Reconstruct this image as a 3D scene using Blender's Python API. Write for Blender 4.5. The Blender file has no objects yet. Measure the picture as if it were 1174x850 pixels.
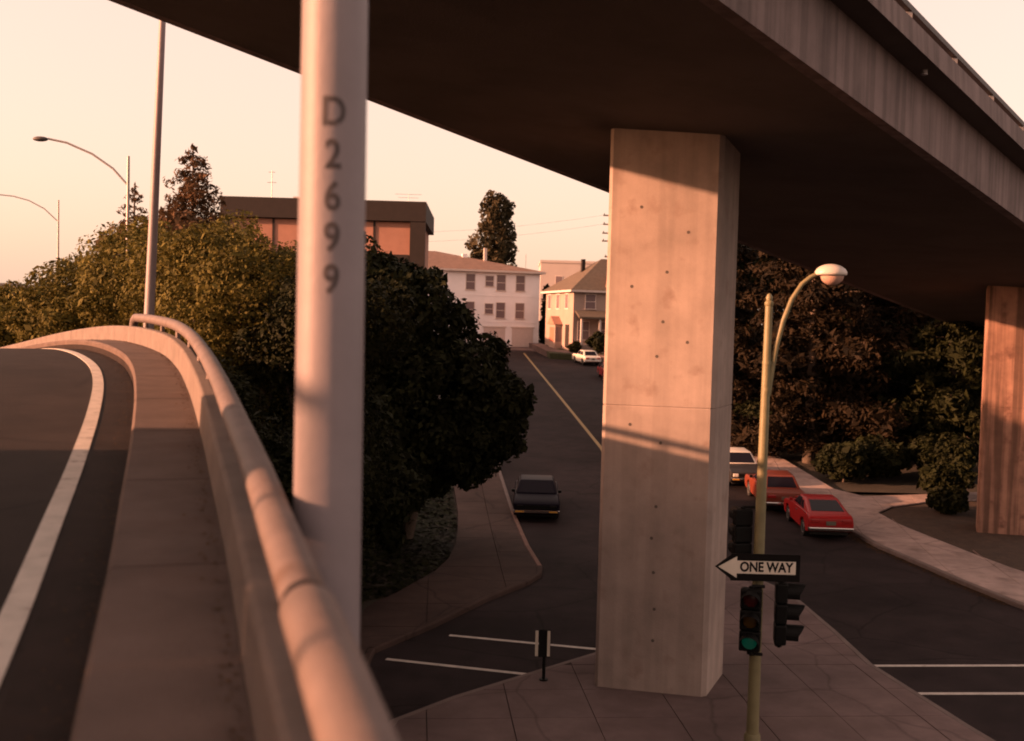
import bpy, bmesh, math, random
import numpy as np
from mathutils import Vector, Matrix

R = math.radians
scene = bpy.context.scene
col = scene.collection
random.seed(7)

# ------------------------------------------------------------------ camera
CAM_Z = 7.6
PITCH, ROLL = R(2.5), R(1.5)
cd = bpy.data.cameras.new('camera')
cam = bpy.data.objects.new('camera', cd)
col.objects.link(cam)
F = Vector((0, math.cos(PITCH), -math.sin(PITCH)))
R0 = Vector((1, 0, 0))
U0 = Vector((0, math.sin(PITCH), math.cos(PITCH)))
Rc = math.cos(ROLL) * R0 + math.sin(ROLL) * U0
Uc = -math.sin(ROLL) * R0 + math.cos(ROLL) * U0
m = Matrix.Identity(4)
for i in range(3):
    m[i][0], m[i][1], m[i][2] = Rc[i], Uc[i], -F[i]
m[2][3] = CAM_Z
cam.matrix_world = m
cd.sensor_width = 36.0
cd.lens = 38.33
cd.clip_start = 0.05
cd.clip_end = 3000
cd.dof.use_dof = True
cd.dof.focus_distance = 30.0
cd.dof.aperture_fstop = 1.4
scene.camera = cam

# ------------------------------------------------------------------ sky and sun
SUN_A, SUN_E = R(14.0), R(12.6)            # behind-left of the view, low
to_sun = Vector((-math.cos(SUN_A) * math.cos(SUN_E), -math.sin(SUN_A) * math.cos(SUN_E), math.sin(SUN_E)))
world = bpy.data.worlds.new('World')
scene.world = world
world.use_nodes = True
wn, wl = world.node_tree.nodes, world.node_tree.links
wn.clear()
sky = wn.new('ShaderNodeTexSky')
sky.sky_type = 'NISHITA'
sky.sun_disc = False
sky.sun_elevation = SUN_E
sky.sun_rotation = math.atan2(to_sun.x, to_sun.y)
sky.air_density, sky.dust_density, sky.ozone_density = 1.0, 4.0, 0.6
hz = wn.new('ShaderNodeMix'); hz.data_type = 'RGBA'; hz.blend_type = 'MIX'
hz.inputs[0].default_value = 0.35           # thick warm evening haze over the whole sky
tn = wn.new('ShaderNodeMix'); tn.data_type = 'RGBA'; tn.blend_type = 'MULTIPLY'; tn.inputs[0].default_value = 1.0
tn.inputs[7].default_value = (1.15, .70, .61, 1)
wl.new(sky.outputs[0], tn.inputs[6]); wl.new(tn.outputs[2], hz.inputs[6])
hz.inputs[7].default_value = (9.0, 6.15, 4.55, 1)
bg = wn.new('ShaderNodeBackground'); bg.inputs[1].default_value = 0.086
wo = wn.new('ShaderNodeOutputWorld')
wl.new(hz.outputs[2], bg.inputs[0]); wl.new(bg.outputs[0], wo.inputs[0])

sd = bpy.data.lights.new('sun', 'SUN')
sd.energy = 5.0
sd.color = (1.0, 0.445, 0.235)
sd.angle = R(0.8)
so = bpy.data.objects.new('sun', sd)
so.rotation_euler = to_sun.to_track_quat('Z', 'Y').to_euler()
col.objects.link(so)

vs = scene.view_settings
vs.view_transform = 'Standard'; vs.look = 'None'; vs.gamma = 1.0; vs.use_curve_mapping = False
vs.exposure = 1.62
scene.render.engine = 'CYCLES'
scene.cycles.max_bounces = 6
scene.cycles.filter_width = 1.9
scene.cycles.use_denoising = True


# ------------------------------------------------------------------ helpers
def lerp(a, b, t):
    return a + (b - a) * t


def sstep(t):
    t = max(0.0, min(1.0, t))
    return t * t * (3 - 2 * t)


def zg(Y):
    """height of the street, level near the island and climbing 5.5 % beyond"""
    if Y < 36: return 0.0
    if Y < 46: return .055 * (Y - 36) ** 2 / 20
    if Y < 122: return .275 + .055 * (Y - 46)
    if Y < 136: return .275 + .055 * 76 + .055 * ((Y - 122) - (Y - 122) ** 2 / 28)
    return .275 + .055 * 76 + .055 * 7


def tag(o, label=None, cat=None, group=None, kind=None):
    if label: o['label'] = label
    if cat: o['category'] = cat
    if group: o['group'] = group
    if kind: o['kind'] = kind
    return o


def empty(name, loc=(0, 0, 0), rz=0.0):
    o = bpy.data.objects.new(name, None)
    o.location = loc
    o.rotation_euler = (0, 0, rz)
    o.empty_display_size = .2
    col.objects.link(o)
    return o


class MB:
    """collects faces, then becomes one mesh object"""
    def __init__(s):
        s.v, s.f = [], []

    def add(s, vs, fs):
        n = len(s.v)
        s.v += [tuple(p) for p in vs]
        s.f += [tuple(i + n for i in f) for f in fs]
        return s

    def box(s, x0, x1, y0, y1, z0, z1):
        return s.add([(x0, y0, z0), (x1, y0, z0), (x1, y1, z0), (x0, y1, z0), (x0, y0, z1), (x1, y0, z1), (x1, y1, z1), (x0, y1, z1)],
                     [(0, 3, 2, 1), (4, 5, 6, 7), (0, 1, 5, 4), (1, 2, 6, 5), (2, 3, 7, 6), (3, 0, 4, 7)])

    def prism(s, poly, z0, z1):
        """poly: list of (x,y), or z0/z1 callables of (x,y)"""
        a = sum(poly[i][0] * poly[(i + 1) % len(poly)][1] - poly[(i + 1) % len(poly)][0] * poly[i][1] for i in range(len(poly)))
        if a < 0: poly = poly[::-1]
        n = len(poly)
        h0 = z0 if callable(z0) else (lambda x, y: z0)
        h1 = z1 if callable(z1) else (lambda x, y: z1)
        vs = [(x, y, h0(x, y)) for x, y in poly] + [(x, y, h1(x, y)) for x, y in poly]
        fs = [tuple(range(n))[::-1], tuple(range(n, 2 * n))] + [(i, (i + 1) % n, n + (i + 1) % n, n + i) for i in range(n)]
        return s.add(vs, fs)

    def tube(s, pts, rad, seg=12, cap=True):
        pts = [Vector(p) for p in pts]
        n = len(pts)
        rads = rad if isinstance(rad, (list, tuple)) else [rad] * n
        rings = []
        up = None
        for i, p in enumerate(pts):
            t = (pts[min(i + 1, n - 1)] - pts[max(i - 1, 0)]).normalized()
            if up is None:
                up = Vector((0, 0, 1)) if abs(t.z) < .9 else Vector((1, 0, 0))
            a = t.cross(up).normalized()
            b = a.cross(t).normalized()
            up = b
            rings.append([p + rads[i] * (math.cos(2 * math.pi * k / seg) * a + math.sin(2 * math.pi * k / seg) * b) for k in range(seg)])
        vs = [q for r_ in rings for q in r_]
        fs = []
        for i in range(n - 1):
            for k in range(seg):
                a, b = i * seg + k, i * seg + (k + 1) % seg
                fs.append((a, b, b + seg, a + seg))
        if cap:
            fs.append(tuple(range(seg))[::-1])
            fs.append(tuple((n - 1) * seg + k for k in range(seg)))
        return s.add(vs, fs)

    def lathe(s, prof, origin=(0, 0, 0), axis='z', seg=24):
        """prof: list of (radius, height)"""
        vs, fs = [], []
        for r_, h in prof:
            for k in range(seg):
                c, d = r_ * math.cos(2 * math.pi * k / seg), r_ * math.sin(2 * math.pi * k / seg)
                p = {'z': (c, d, h), 'x': (h, c, d), 'y': (d, h, c)}[axis]
                vs.append((p[0] + origin[0], p[1] + origin[1], p[2] + origin[2]))
        n = len(prof)
        for i in range(n - 1):
            for k in range(seg):
                a, b = i * seg + k, i * seg + (k + 1) % seg
                fs.append((a, b, b + seg, a + seg))
        fs.append(tuple(range(seg))[::-1]); fs.append(tuple((n - 1) * seg + k for k in range(seg)))
        return s.add(vs, fs)

    def sweep(s, path, prof, closed=True, cap=True):
        """path: list of (x,y,z); prof: list of (offset to the left of travel, dz) - closed ring"""
        n, k = len(path), len(prof)
        vs = []
        for i, p in enumerate(path):
            a, b = path[max(i - 1, 0)], path[min(i + 1, n - 1)]
            tx, ty = b[0] - a[0], b[1] - a[1]
            L = math.hypot(tx, ty) or 1
            nx, ny = -ty / L, tx / L
            for o, dz in prof:
                vs.append((p[0] + nx * o, p[1] + ny * o, p[2] + dz))
        fs = []
        kk = k if closed else k - 1
        for i in range(n - 1):
            for j in range(kk):
                a, b = i * k + j, i * k + (j + 1) % k
                fs.append((a, a + k, b + k, b))
        if closed and cap:
            fs.append(tuple(range(k))); fs.append(tuple((n - 1) * k + j for j in range(k))[::-1])
        return s.add(vs, fs)

    def build(s, name, mat, parent=None, smooth=False, world=False, bevel=0, seg=2, fix=True):
        me = bpy.data.meshes.new(name)
        off = Vector(parent.location) if (parent and world) else Vector((0, 0, 0))
        me.from_pydata([(p[0] - off.x, p[1] - off.y, p[2] - off.z) for p in s.v], [], s.f)
        if fix:
            b = bmesh.new(); b.from_mesh(me)
            bmesh.ops.recalc_face_normals(b, faces=b.faces)
            b.to_mesh(me); b.free()
        me.materials.append(mat)
        o = bpy.data.objects.new(name, me)
        col.objects.link(o)
        if parent: o.parent = parent
        if smooth:
            me.shade_smooth()
            if smooth != 'all':
                me.set_sharp_from_angle(angle=R(40))
        if bevel:
            md = o.modifiers.new('bevel', 'BEVEL'); md.width = bevel; md.segments = seg; md.limit_method = 'ANGLE'; md.angle_limit = R(30)
        return o


def mesh_obj(name, me, parent, loc=(0, 0, 0), rz=0):
    o = bpy.data.objects.new(name, me); col.objects.link(o); o.parent = parent; o.location = loc; o.rotation_euler = (0, 0, rz)
    return o


def text_mesh(txt, size, depth, bold=.0):
    cu = bpy.data.curves.new('lettering', 'FONT')
    cu.body = txt; cu.resolution_u = 8; cu.size = size; cu.extrude = depth; cu.align_x = 'CENTER'; cu.align_y = 'CENTER'; cu.offset = bold
    o = bpy.data.objects.new('lettering_tmp', cu); col.objects.link(o)
    dg = bpy.context.evaluated_depsgraph_get(); dg.update()
    me = bpy.data.meshes.new_from_object(o.evaluated_get(dg))
    bpy.data.objects.remove(o); bpy.data.curves.remove(cu)
    return me


# ------------------------------------------------------------------ materials
def mat(name, rgb, rough=.7, var=.25, scale=2.0, bump=0.0, bscale=40.0, metal=0.0, spec=.4, dark=None, streak=0.0, patch=None, emit=None, coat=0.0, detail=6):
    mt = bpy.data.materials.new(name); mt.use_nodes = True
    n, l = mt.node_tree.nodes, mt.node_tree.links
    b = n['Principled BSDF']
    b.inputs['Roughness'].default_value = rough
    b.inputs['Metallic'].default_value = metal
    b.inputs['Specular IOR Level'].default_value = spec
    b.inputs['Coat Weight'].default_value = coat
    if emit:
        b.inputs['Emission Color'].default_value = (*emit[0], 1); b.inputs['Emission Strength'].default_value = emit[1]
    tc = n.new('ShaderNodeTexCoord')
    out = None
    lo = dark or tuple(c * (1 - var) for c in rgb)
    hi = tuple(min(1, c * (1 + var * .6)) for c in rgb)
    if var > 0:
        ns = n.new('ShaderNodeTexNoise'); ns.inputs['Scale'].default_value = scale; ns.inputs['Detail'].default_value = detail; ns.inputs['Roughness'].default_value = .62
        l.new(tc.outputs['Object'], ns.inputs['Vector'])
        rp = n.new('ShaderNodeValToRGB'); rp.color_ramp.elements[0].position = .32; rp.color_ramp.elements[1].position = .70
        rp.color_ramp.elements[0].color = (*lo, 1); rp.color_ramp.elements[1].color = (*hi, 1)
        l.new(ns.outputs['Fac'], rp.inputs['Fac'])
        out = rp.outputs['Color']
    if streak:
        mp = n.new('ShaderNodeMapping'); mp.inputs['Scale'].default_value = (2.6, 2.6, .10)
        l.new(tc.outputs['Object'], mp.inputs['Vector'])
        n2 = n.new('ShaderNodeTexNoise'); n2.inputs['Scale'].default_value = 1.6; n2.inputs['Detail'].default_value = 5
        l.new(mp.outputs['Vector'], n2.inputs['Vector'])
        r2 = n.new('ShaderNodeValToRGB'); r2.color_ramp.elements[0].position = .40; r2.color_ramp.elements[1].position = .58
        v = 1 - streak
        r2.color_ramp.elements[0].color = (v, v, v, 1); r2.color_ramp.elements[1].color = (1, 1, 1, 1)
        l.new(n2.outputs['Fac'], r2.inputs['Fac'])
        mx = n.new('ShaderNodeMix'); mx.data_type = 'RGBA'; mx.blend_type = 'MULTIPLY'; mx.inputs[0].default_value = 1
        l.new(out, mx.inputs[6]); l.new(r2.outputs['Color'], mx.inputs[7]); out = mx.outputs[2]
    if patch:
        prgb, pscale, p0, p1 = patch
        n3 = n.new('ShaderNodeTexNoise'); n3.inputs['Scale'].default_value = pscale; n3.inputs['Detail'].default_value = 7
        l.new(tc.outputs['Object'], n3.inputs['Vector'])
        r3 = n.new('ShaderNodeMapRange'); r3.inputs[1].default_value = p0; r3.inputs[2].default_value = p1
        l.new(n3.outputs['Fac'], r3.inputs[0])
        mx = n.new('ShaderNodeMix'); mx.data_type = 'RGBA'; l.new(r3.outputs[0], mx.inputs[0])
        l.new(out, mx.inputs[6]); mx.inputs[7].default_value = (*prgb, 1); out = mx.outputs[2]
    if out: l.new(out, b.inputs['Base Color'])
    else: b.inputs['Base Color'].default_value = (*rgb, 1)
    if bump:
        n4 = n.new('ShaderNodeTexNoise'); n4.inputs['Scale'].default_value = bscale; n4.inputs['Detail'].default_value = 5
        l.new(tc.outputs['Object'], n4.inputs['Vector'])
        bp = n.new('ShaderNodeBump'); bp.inputs['Strength'].default_value = bump; bp.inputs['Distance'].default_value = .03
        l.new(n4.outputs['Fac'], bp.inputs['Height']); l.new(bp.outputs['Normal'], b.inputs['Normal'])
    return mt


def leaf_mat(name, c0, c1, trans=.25):
    mt = bpy.data.materials.new(name); mt.use_nodes = True
    n, l = mt.node_tree.nodes, mt.node_tree.links
    b = n['Principled BSDF']; b.inputs['Roughness'].default_value = .75; b.inputs['Specular IOR Level'].default_value = .12
    g = n.new('ShaderNodeNewGeometry')
    tc = n.new('ShaderNodeTexCoord')
    ns = n.new('ShaderNodeTexNoise'); ns.inputs['Scale'].default_value = .8; ns.inputs['Detail'].default_value = 3
    l.new(tc.outputs['Object'], ns.inputs['Vector'])
    ad = n.new('ShaderNodeMath'); ad.operation = 'MULTIPLY_ADD'; ad.inputs[1].default_value = .55; ad.inputs[2].default_value = -.05
    l.new(g.outputs['Random Per Island'], ad.inputs[0])
    sm = n.new('ShaderNodeMath'); sm.operation = 'ADD'
    l.new(ad.outputs[0], sm.inputs[0])
    m2 = n.new('ShaderNodeMath'); m2.operation = 'MULTIPLY'; m2.inputs[1].default_value = .55
    l.new(ns.outputs['Fac'], m2.inputs[0]); l.new(m2.outputs[0], sm.inputs[1])
    rp = n.new('ShaderNodeValToRGB'); rp.color_ramp.elements[0].color = (*c0, 1); rp.color_ramp.elements[1].color = (*c1, 1)
    l.new(sm.outputs[0], rp.inputs['Fac']); l.new(rp.outputs['Color'], b.inputs['Base Color'])
    tr = n.new('ShaderNodeBsdfTranslucent'); l.new(rp.outputs['Color'], tr.inputs['Color'])
    mx = n.new('ShaderNodeMixShader'); mx.inputs[0].default_value = trans
    l.new(b.outputs[0], mx.inputs[1]); l.new(tr.outputs[0], mx.inputs[2])
    l.new(mx.outputs[0], n['Material Output'].inputs['Surface'])
    return mt


def glass_mat(name, rgb=(.02, .022, .028), rough=.08):
    return mat(name, rgb, rough=rough, var=0, spec=.42)


M = dict(
    asphalt=mat('asphalt', (.023, .017, .018), .85, .30, 1.1, .35, 90, spec=.08, patch=((.016, .012, .013), .35, .52, .66)),
    ramp_asphalt=mat('ramp_asphalt', (.022, .016, .015), .8, .30, 1.6, .4, 120, spec=.12),
    gutter=mat('gutter_asphalt', (.022, .015, .014), .85, .35, 2.5, .4, 120, spec=.12),
    concrete=mat('column_concrete', (.300, .238, .212), .85, .24, .8, .14, 28, streak=.13, patch=((.195, .136, .116), 2.2, .58, .80)),
    stained=mat('rust_stained_concrete', (.29, .16, .118), .9, .3, 1.2, .3, 30, streak=.6, patch=((.12, .06, .045), 2.0, .55, .72)),
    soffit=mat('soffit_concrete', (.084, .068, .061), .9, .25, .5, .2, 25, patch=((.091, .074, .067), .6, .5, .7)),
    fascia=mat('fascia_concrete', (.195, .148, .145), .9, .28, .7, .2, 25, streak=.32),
    shaded_walk=mat('shaded_walk_concrete', (.052, .035, .031), .9, .3, 1.2, .3, 50, spec=.15, patch=((.049, .032, .028), .8, .52, .7)),  # brownish walk concrete, darkened to stand for shade of tree and ramp
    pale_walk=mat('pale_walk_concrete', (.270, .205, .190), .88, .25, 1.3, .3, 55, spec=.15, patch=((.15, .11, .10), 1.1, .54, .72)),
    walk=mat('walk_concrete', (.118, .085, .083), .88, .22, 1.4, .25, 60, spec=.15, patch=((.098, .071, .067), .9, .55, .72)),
    ramp_walk=mat('ramp_walk_concrete', (.108, .080, .073), .88, .22, 2.0, .3, 70, spec=.15, patch=((.091, .062, .055), 1.4, .54, .72)),
    parapet=mat('parapet_concrete', (.140, .111, .101), .85, .22, 3.0, .3, 60, patch=((.111, .080, .073), 2.5, .60, .74)),
    curb=mat('curb_concrete', (.128, .097, .091), .88, .25, 2.0, .25, 60, patch=((.117, .086, .079), 1.5, .55, .7)),
    redcurb=mat('rust_stained_curb', (.156, .085, .068), .88, .3, 2.5, .25, 60),
    line=mat('white_road_paint', (.480, .437, .402), .7, .18, 5, .2, 90, patch=((.227, .191, .171), 7, .60, .72)),
    yline=mat('yellow_road_paint', (.240, .160, .062), .7, .25, 4, patch=((.130, .093, .049), 5, .62, .75)),
    steel=mat('galvanised_steel', (.255, .228, .225), .42, .15, 6, .08, 40, metal=.35, spec=.4),
    rail=mat('painted_rail_steel', (.134, .102, .097), .60, .22, 4, .2, 60, metal=.2, patch=((.075, .042, .030), 3.2, .60, .74)),
    pole=mat('painted_pole', (.214, .185, .201), .55, .10, 3, .06, 30, metal=.05, streak=.10),
    post=mat('cream_lamp_post', (.165, .146, .078), .5, .16, 4, .08, 40),
    darksteel=mat('dark_bridge_rail', (.06, .05, .05), .6, .2, 5),
    black=mat('black_enamel', (.007, .007, .007), .5, .2, 8, spec=.08),
    signwhite=mat('sign_white', (.600, .541, .465), .5, .05, 6),
    signblack=mat('sign_black', (.007, .006, .006), .5, 0, spec=.08),
    stencil=mat('stencil_paint', (.062, .050, .053), .7, .3, 60),
    lampwhite=mat('lamp_housing', (.490, .439, .396), .4, .06, 6),
    lampglass=mat('lamp_glass', (.42, .27, .22), .2, .1, 6, spec=.6),
    green=mat('green_lens', (.006, .05, .032), .3, 0, emit=((.02, .62, .36), .010)),
    redlens=mat('red_lens_off', (.06, .008, .008), .25, 0),
    amberlens=mat('amber_lens_off', (.08, .04, .006), .25, 0),
    hill=mat('ivy_slope', (.015, .014, .008), .95, .5, 2.0, .9, 14),
    soil=mat('soil_ground', (.025, .019, .012), .95, .45, .6, .6, 20),
    mulch=mat('mulch_bed', (.045, .026, .017), .95, .4, 3.0, .8, 45),
    lawn=mat('lawn', (.025, .029, .010), .95, .4, 2.0, .6, 40),
    bark=mat('bark', (.075, .055, .042), .95, .4, 6, .9, 18),
    stucco=mat('white_stucco', (.76, .71, .73), .85, .07, .7, .1, 30),
    stucco2=mat('cream_siding', (.30, .22, .19), .85, .10, .8, .1, 30),
    stucco3=mat('pale_block_wall', (.40, .34, .32), .85, .06, .4),
    redroof=mat('red_tile_roof', (.165, .098, .075), .85, .25, 2.0, .4, 12),
    shingle=mat('brown_shingle_roof', (.090, .066, .048), .9, .25, 2.5, .4, 12),
    brownwood=mat('dark_brown_wood', (.015, .009, .008), .8, .25, 2.5),
    tanpanel=mat('terracotta_panel', (.309, .153, .112), .85, .12, 1.2),
    trim=mat('window_trim', (.544, .454, .419), .7, .08, 3),
    garage=mat('garage_door_paint', (.516, .419, .396), .7, .06, 3),
    glass=glass_mat('house_glass', (.16, .115, .12), .22),
    porch=mat('porch_red', (.36, .12, .08), .7, .2, 3),
    wood=mat('utility_pole_wood', (.10, .065, .048), .9, .3, 5),
    carglass=mat('car_glass', (.008, .007, .012), .08, 0, spec=.05),
    tyre=mat('tyre_rubber', (.015, .014, .014), .85, .2, 10),
    rim=mat('wheel_rim', (.35, .33, .32), .35, .1, 10, metal=.8),
    chrome=mat('chrome', (.60, .57, .55), .18, .05, 10, metal=1.0),
    tail=mat('tail_lamp', (.25, .012, .012), .25, 0, spec=.6),
    headlamp=mat('head_lamp', (.62, .58, .52), .15, 0, spec=.7),
    amber=mat('turn_lamp', (.55, .28, .04), .3, 0),
    plate=mat('number_plate', (.10, .09, .07), .5, .2, 20),
    underbody=mat('underbody', (.012, .011, .011), .9, 0),
    retro=mat('reflector_white', (.450, .399, .338), .45, .05, 6),
)
PAINT = {k: mat('car_paint_' + k, c, .40, .06, 3, spec=.03 if k == 'navy' else .24, coat=.0 if k == 'navy' else .06) for k, c in dict(
    red=(.26, .007, .008), orange=(.13, .026, .014), navy=(.006, .005, .010), white=(.52, .47, .42), charcoal=(.018, .016, .017), crimson=(.28, .018, .020)).items()}
LEAF = dict(
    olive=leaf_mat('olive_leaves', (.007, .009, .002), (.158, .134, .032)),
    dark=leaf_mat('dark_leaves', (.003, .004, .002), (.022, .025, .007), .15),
    pine=leaf_mat('pine_needles', (.003, .003, .002), (.026, .016, .007), .15),
    bronze=leaf_mat('bronze_leaves', (.030, .018, .009), (.11, .060, .028), .2),
    euca=leaf_mat('grey_green_leaves', (.022, .020, .010), (.075, .058, .030), .2),
)

def weathered_asphalt(mt, crack=.55, oil=None):
    """cracks, tar patches and a dark oil track worked into the paving's own colour"""
    n, l = mt.node_tree.nodes, mt.node_tree.links
    b = n['Principled BSDF']; src = b.inputs['Base Color'].links[0].from_socket
    tc = n.new('ShaderNodeTexCoord')
    nz = n.new('ShaderNodeTexNoise'); nz.inputs['Scale'].default_value = .7; nz.inputs['Detail'].default_value = 4
    l.new(tc.outputs['Object'], nz.inputs['Vector'])
    wv = n.new('ShaderNodeMix'); wv.data_type = 'RGBA'; wv.inputs[0].default_value = .35
    l.new(tc.outputs['Object'], wv.inputs[6]); l.new(nz.outputs['Color'], wv.inputs[7])
    vo = n.new('ShaderNodeTexVoronoi'); vo.feature = 'DISTANCE_TO_EDGE'; vo.inputs['Scale'].default_value = .42
    l.new(wv.outputs[2], vo.inputs['Vector'])
    mr = n.new('ShaderNodeMapRange'); mr.inputs[1].default_value = .0; mr.inputs[2].default_value = .014; mr.inputs[3].default_value = crack; mr.inputs[4].default_value = 1
    l.new(vo.outputs['Distance'], mr.inputs[0])
    n2 = n.new('ShaderNodeTexNoise'); n2.inputs['Scale'].default_value = .16; n2.inputs['Detail'].default_value = 3
    l.new(tc.outputs['Object'], n2.inputs['Vector'])
    m2 = n.new('ShaderNodeMapRange'); m2.inputs[1].default_value = .35; m2.inputs[2].default_value = .65; m2.inputs[3].default_value = .78; m2.inputs[4].default_value = 1.35
    l.new(n2.outputs['Fac'], m2.inputs[0])
    mm = n.new('ShaderNodeMath'); mm.operation = 'MULTIPLY'; l.new(mr.outputs[0], mm.inputs[0]); l.new(m2.outputs[0], mm.inputs[1])
    mx = n.new('ShaderNodeMix'); mx.data_type = 'RGBA'; mx.blend_type = 'MULTIPLY'; mx.inputs[0].default_value = 1
    l.new(src, mx.inputs[6]); l.new(mm.outputs[0], mx.inputs[7]); l.new(mx.outputs[2], b.inputs['Base Color'])


weathered_asphalt(M['asphalt']); weathered_asphalt(M['ramp_asphalt'], .6); weathered_asphalt(M['shaded_walk'], .6); weathered_asphalt(M['walk'], .7); weathered_asphalt(M['pale_walk'], .7)

# ------------------------------------------------------------------ ground and street
def ground_sheet(name, xs, ys, hf, mt, kind='structure'):
    b = MB()
    nx = len(xs)
    b.v = [(x, y, hf(x, y)) for y in ys for x in xs]
    b.f = [(j * nx + i, j * nx + i + 1, (j + 1) * nx + i + 1, (j + 1) * nx + i) for j in range(len(ys) - 1) for i in range(nx - 1)]
    o = b.build(name, mt, smooth='all', fix=False)
    o['kind'] = kind
    return o


def hillh(x, y):
    """shrub embankment left of the street, plus an added rise that blocks the sun"""
    e = -2.2 - .045 * max(0, y - 45)
    a = sstep((e - x) / 10.0) * sstep((y - 18) / 16.0)
    b_ = sstep((-8.3 - x) / 5.5) * sstep((y + 45) / 20.0)  # unseen rise added to stop sun leaking in under the ramp
    a = max(a, 1.25 * b_)
    return 4.6 * a + .25 * a * math.sin(x * 1.3 + y * .7) - .02


def terrain(x, y):
    h = zg(y) - .03
    if x < -2: h += hillh(x, y)
    if x > 17: h += 1.6 * sstep((x - 17) / 16) * sstep((y - 44) / 18)
    return h


xs = [-1500, -500, -200, -90] + [x * 1.5 for x in range(-40, 41)] + [90, 200, 500, 1500]
ys = [-600, -200, -80, -40] + [y * 1.5 for y in range(-14, 100)] + [170, 220, 350, 700, 1500, 2600]
ground = ground_sheet('ground', xs, ys, terrain, M['soil'])

sx = [-26 + .75 * i for i in range(60)]


def street_edge(y):   # (left, right) edges of the carriageway, a little under the kerbs
    l = -.30 - .032 * (y - 50) if y > 45 else (-.5 if y > 34 else -4)
    r_ = 13.1 - .050 * (y - 40) if y > 40 else 13.1 + (40 - y) * .12
    return l, r_


b = MB()
sy = [y for y in range(-40, 34, 2)] + [34 + .9 * i for i in range(103)]
N = 14
for y in sy:
    l, r_ = street_edge(y)
    if y < 34: l, r_ = -14, 21
    for i in range(N + 1):
        b.v.append((lerp(l - .3, r_ + .3, i / N), y, zg(y)))
for j in range(len(sy) - 1):
    for i in range(N):
        a = j * (N + 1) + i
        b.f.append((a, a + 1, a + N + 2, a + N + 1))
street = b.build('street', M['asphalt'], smooth='all', fix=False)
street['kind'] = 'structure'


def strip(pts, w, lift, name, mt, parent=None):
    p = MB()
    P3 = []
    for (x0, y0), (x1, y1) in zip(pts, pts[1:]):
        k = max(1, int(math.hypot(x1 - x0, y1 - y0) / 2.0))
        for i in range(k):
            t = i / k; P3.append((lerp(x0, x1, t), lerp(y0, y1, t)))
    P3.append(pts[-1])
    p.sweep([(x, y, zg(y) + lift) for x, y in P3], [(-w / 2, -.002), (w / 2, -.002), (w / 2, .0), (-w / 2, .0)])
    o = p.build(name, mt, parent)
    return o


strip([(4.95, 50), (4.94, 58.4), (3.75, 78.5), (1.25, 119.6)], .20, .008, 'centre_line', M['yline'], street)
strip([(-1.35, 26.1), (3.0, 25.08)], .14, .008, 'crosswalk_line', M['line'], street)
strip([(-2.65, 24.12), (.78, 23.24)], .14, .008, 'crosswalk_line', M['line'], street)
strip([(8.33, 24.55), (13.9, 25.05)], .14, .008, 'crosswalk_line', M['line'], street)
strip([(8.55, 22.7), (14.2, 23.15)], .14, .008, 'crosswalk_line', M['line'], street)


def clip(poly, a, b_, c):
    """keep a*x+b*y<=c"""
    out = []
    for i, p in enumerate(poly):
        q = poly[(i + 1) % len(poly)]
        dp, dq = a * p[0] + b_ * p[1] - c, a * q[0] + b_ * q[1] - c
        if dp <= 0: out.append(p)
        if dp * dq < 0:
            t = dp / (dp - dq); out.append((lerp(p[0], q[0], t), lerp(p[1], q[1], t)))
    return out


def area(p):
    return abs(sum(p[i][0] * p[(i + 1) % len(p)][1] - p[(i + 1) % len(p)][0] * p[i][1] for i in range(len(p)))) / 2


def slabs(parent, poly, size, rot, top, mt, gap=.018, thick=.06):
    """paving slabs cut from a polygon, one object each; the joints stay open down to the bed below"""
    c, s_ = math.cos(rot), math.sin(rot)
    rp = [(x * c + y * s_, -x * s_ + y * c) for x, y in poly]
    x0, x1 = min(p[0] for p in rp), max(p[0] for p in rp); y0, y1 = min(p[1] for p in rp), max(p[1] for p in rp)
    for i in range(int((x1 - x0) / size) + 1):
        for j in range(int((y1 - y0) / size) + 1):
            a, d = x0 + i * size, y0 + j * size
            q = clip(clip(clip(clip(rp, 1, 0, a + size - gap), -1, 0, -(a + gap)), 0, 1, d + size - gap), 0, -1, -(d + gap))
            if len(q) < 3 or area(q) < .02: continue
            w = [(x * c - y * s_, x * s_ + y * c) for x, y in q]
            dz = random.uniform(-.004, .004)
            MB().prism(w, lambda x, y: zg(y) + top - thick, lambda x, y: zg(y) + top + dz).build('slab', mt, parent)


def kerb(parent, pts, h, mt, name='curb', w=.16):
    pp = []
    for (xa, ya), (xb, yb) in zip(pts, pts[1:]):
        k = max(1, int(math.hypot(xb - xa, yb - ya) / 1.6))
        for i in range(k): pp.append((lerp(xa, xb, i / k), lerp(ya, yb, i / k)))
    pp.append(pts[-1])
    return MB().sweep([(x, y, zg(y)) for x, y in pp], [(0, -.1), (w, -.1), (w, h), (.03, h), (0, h - .03)]).build(name, mt, parent, bevel=.012)


def bed(name, poly, top, mt):
    q = MB()
    ya, yb = min(p[1] for p in poly), max(p[1] for p in poly)
    k = max(1, int((yb - ya) / 1.2))
    for i in range(k):
        y0, y1 = lerp(ya, yb, i / k), lerp(ya, yb, (i + 1) / k)
        c = clip(clip(poly, 0, 1, y1), 0, -1, -y0)
        if len(c) > 2 and area(c) > 1e-4: q.prism(c, lambda x, y: zg(y) - .1, lambda x, y: zg(y) + top)
    o = q.build(name, mt)
    o['kind'] = 'structure'
    return o


KH = .14
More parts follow.
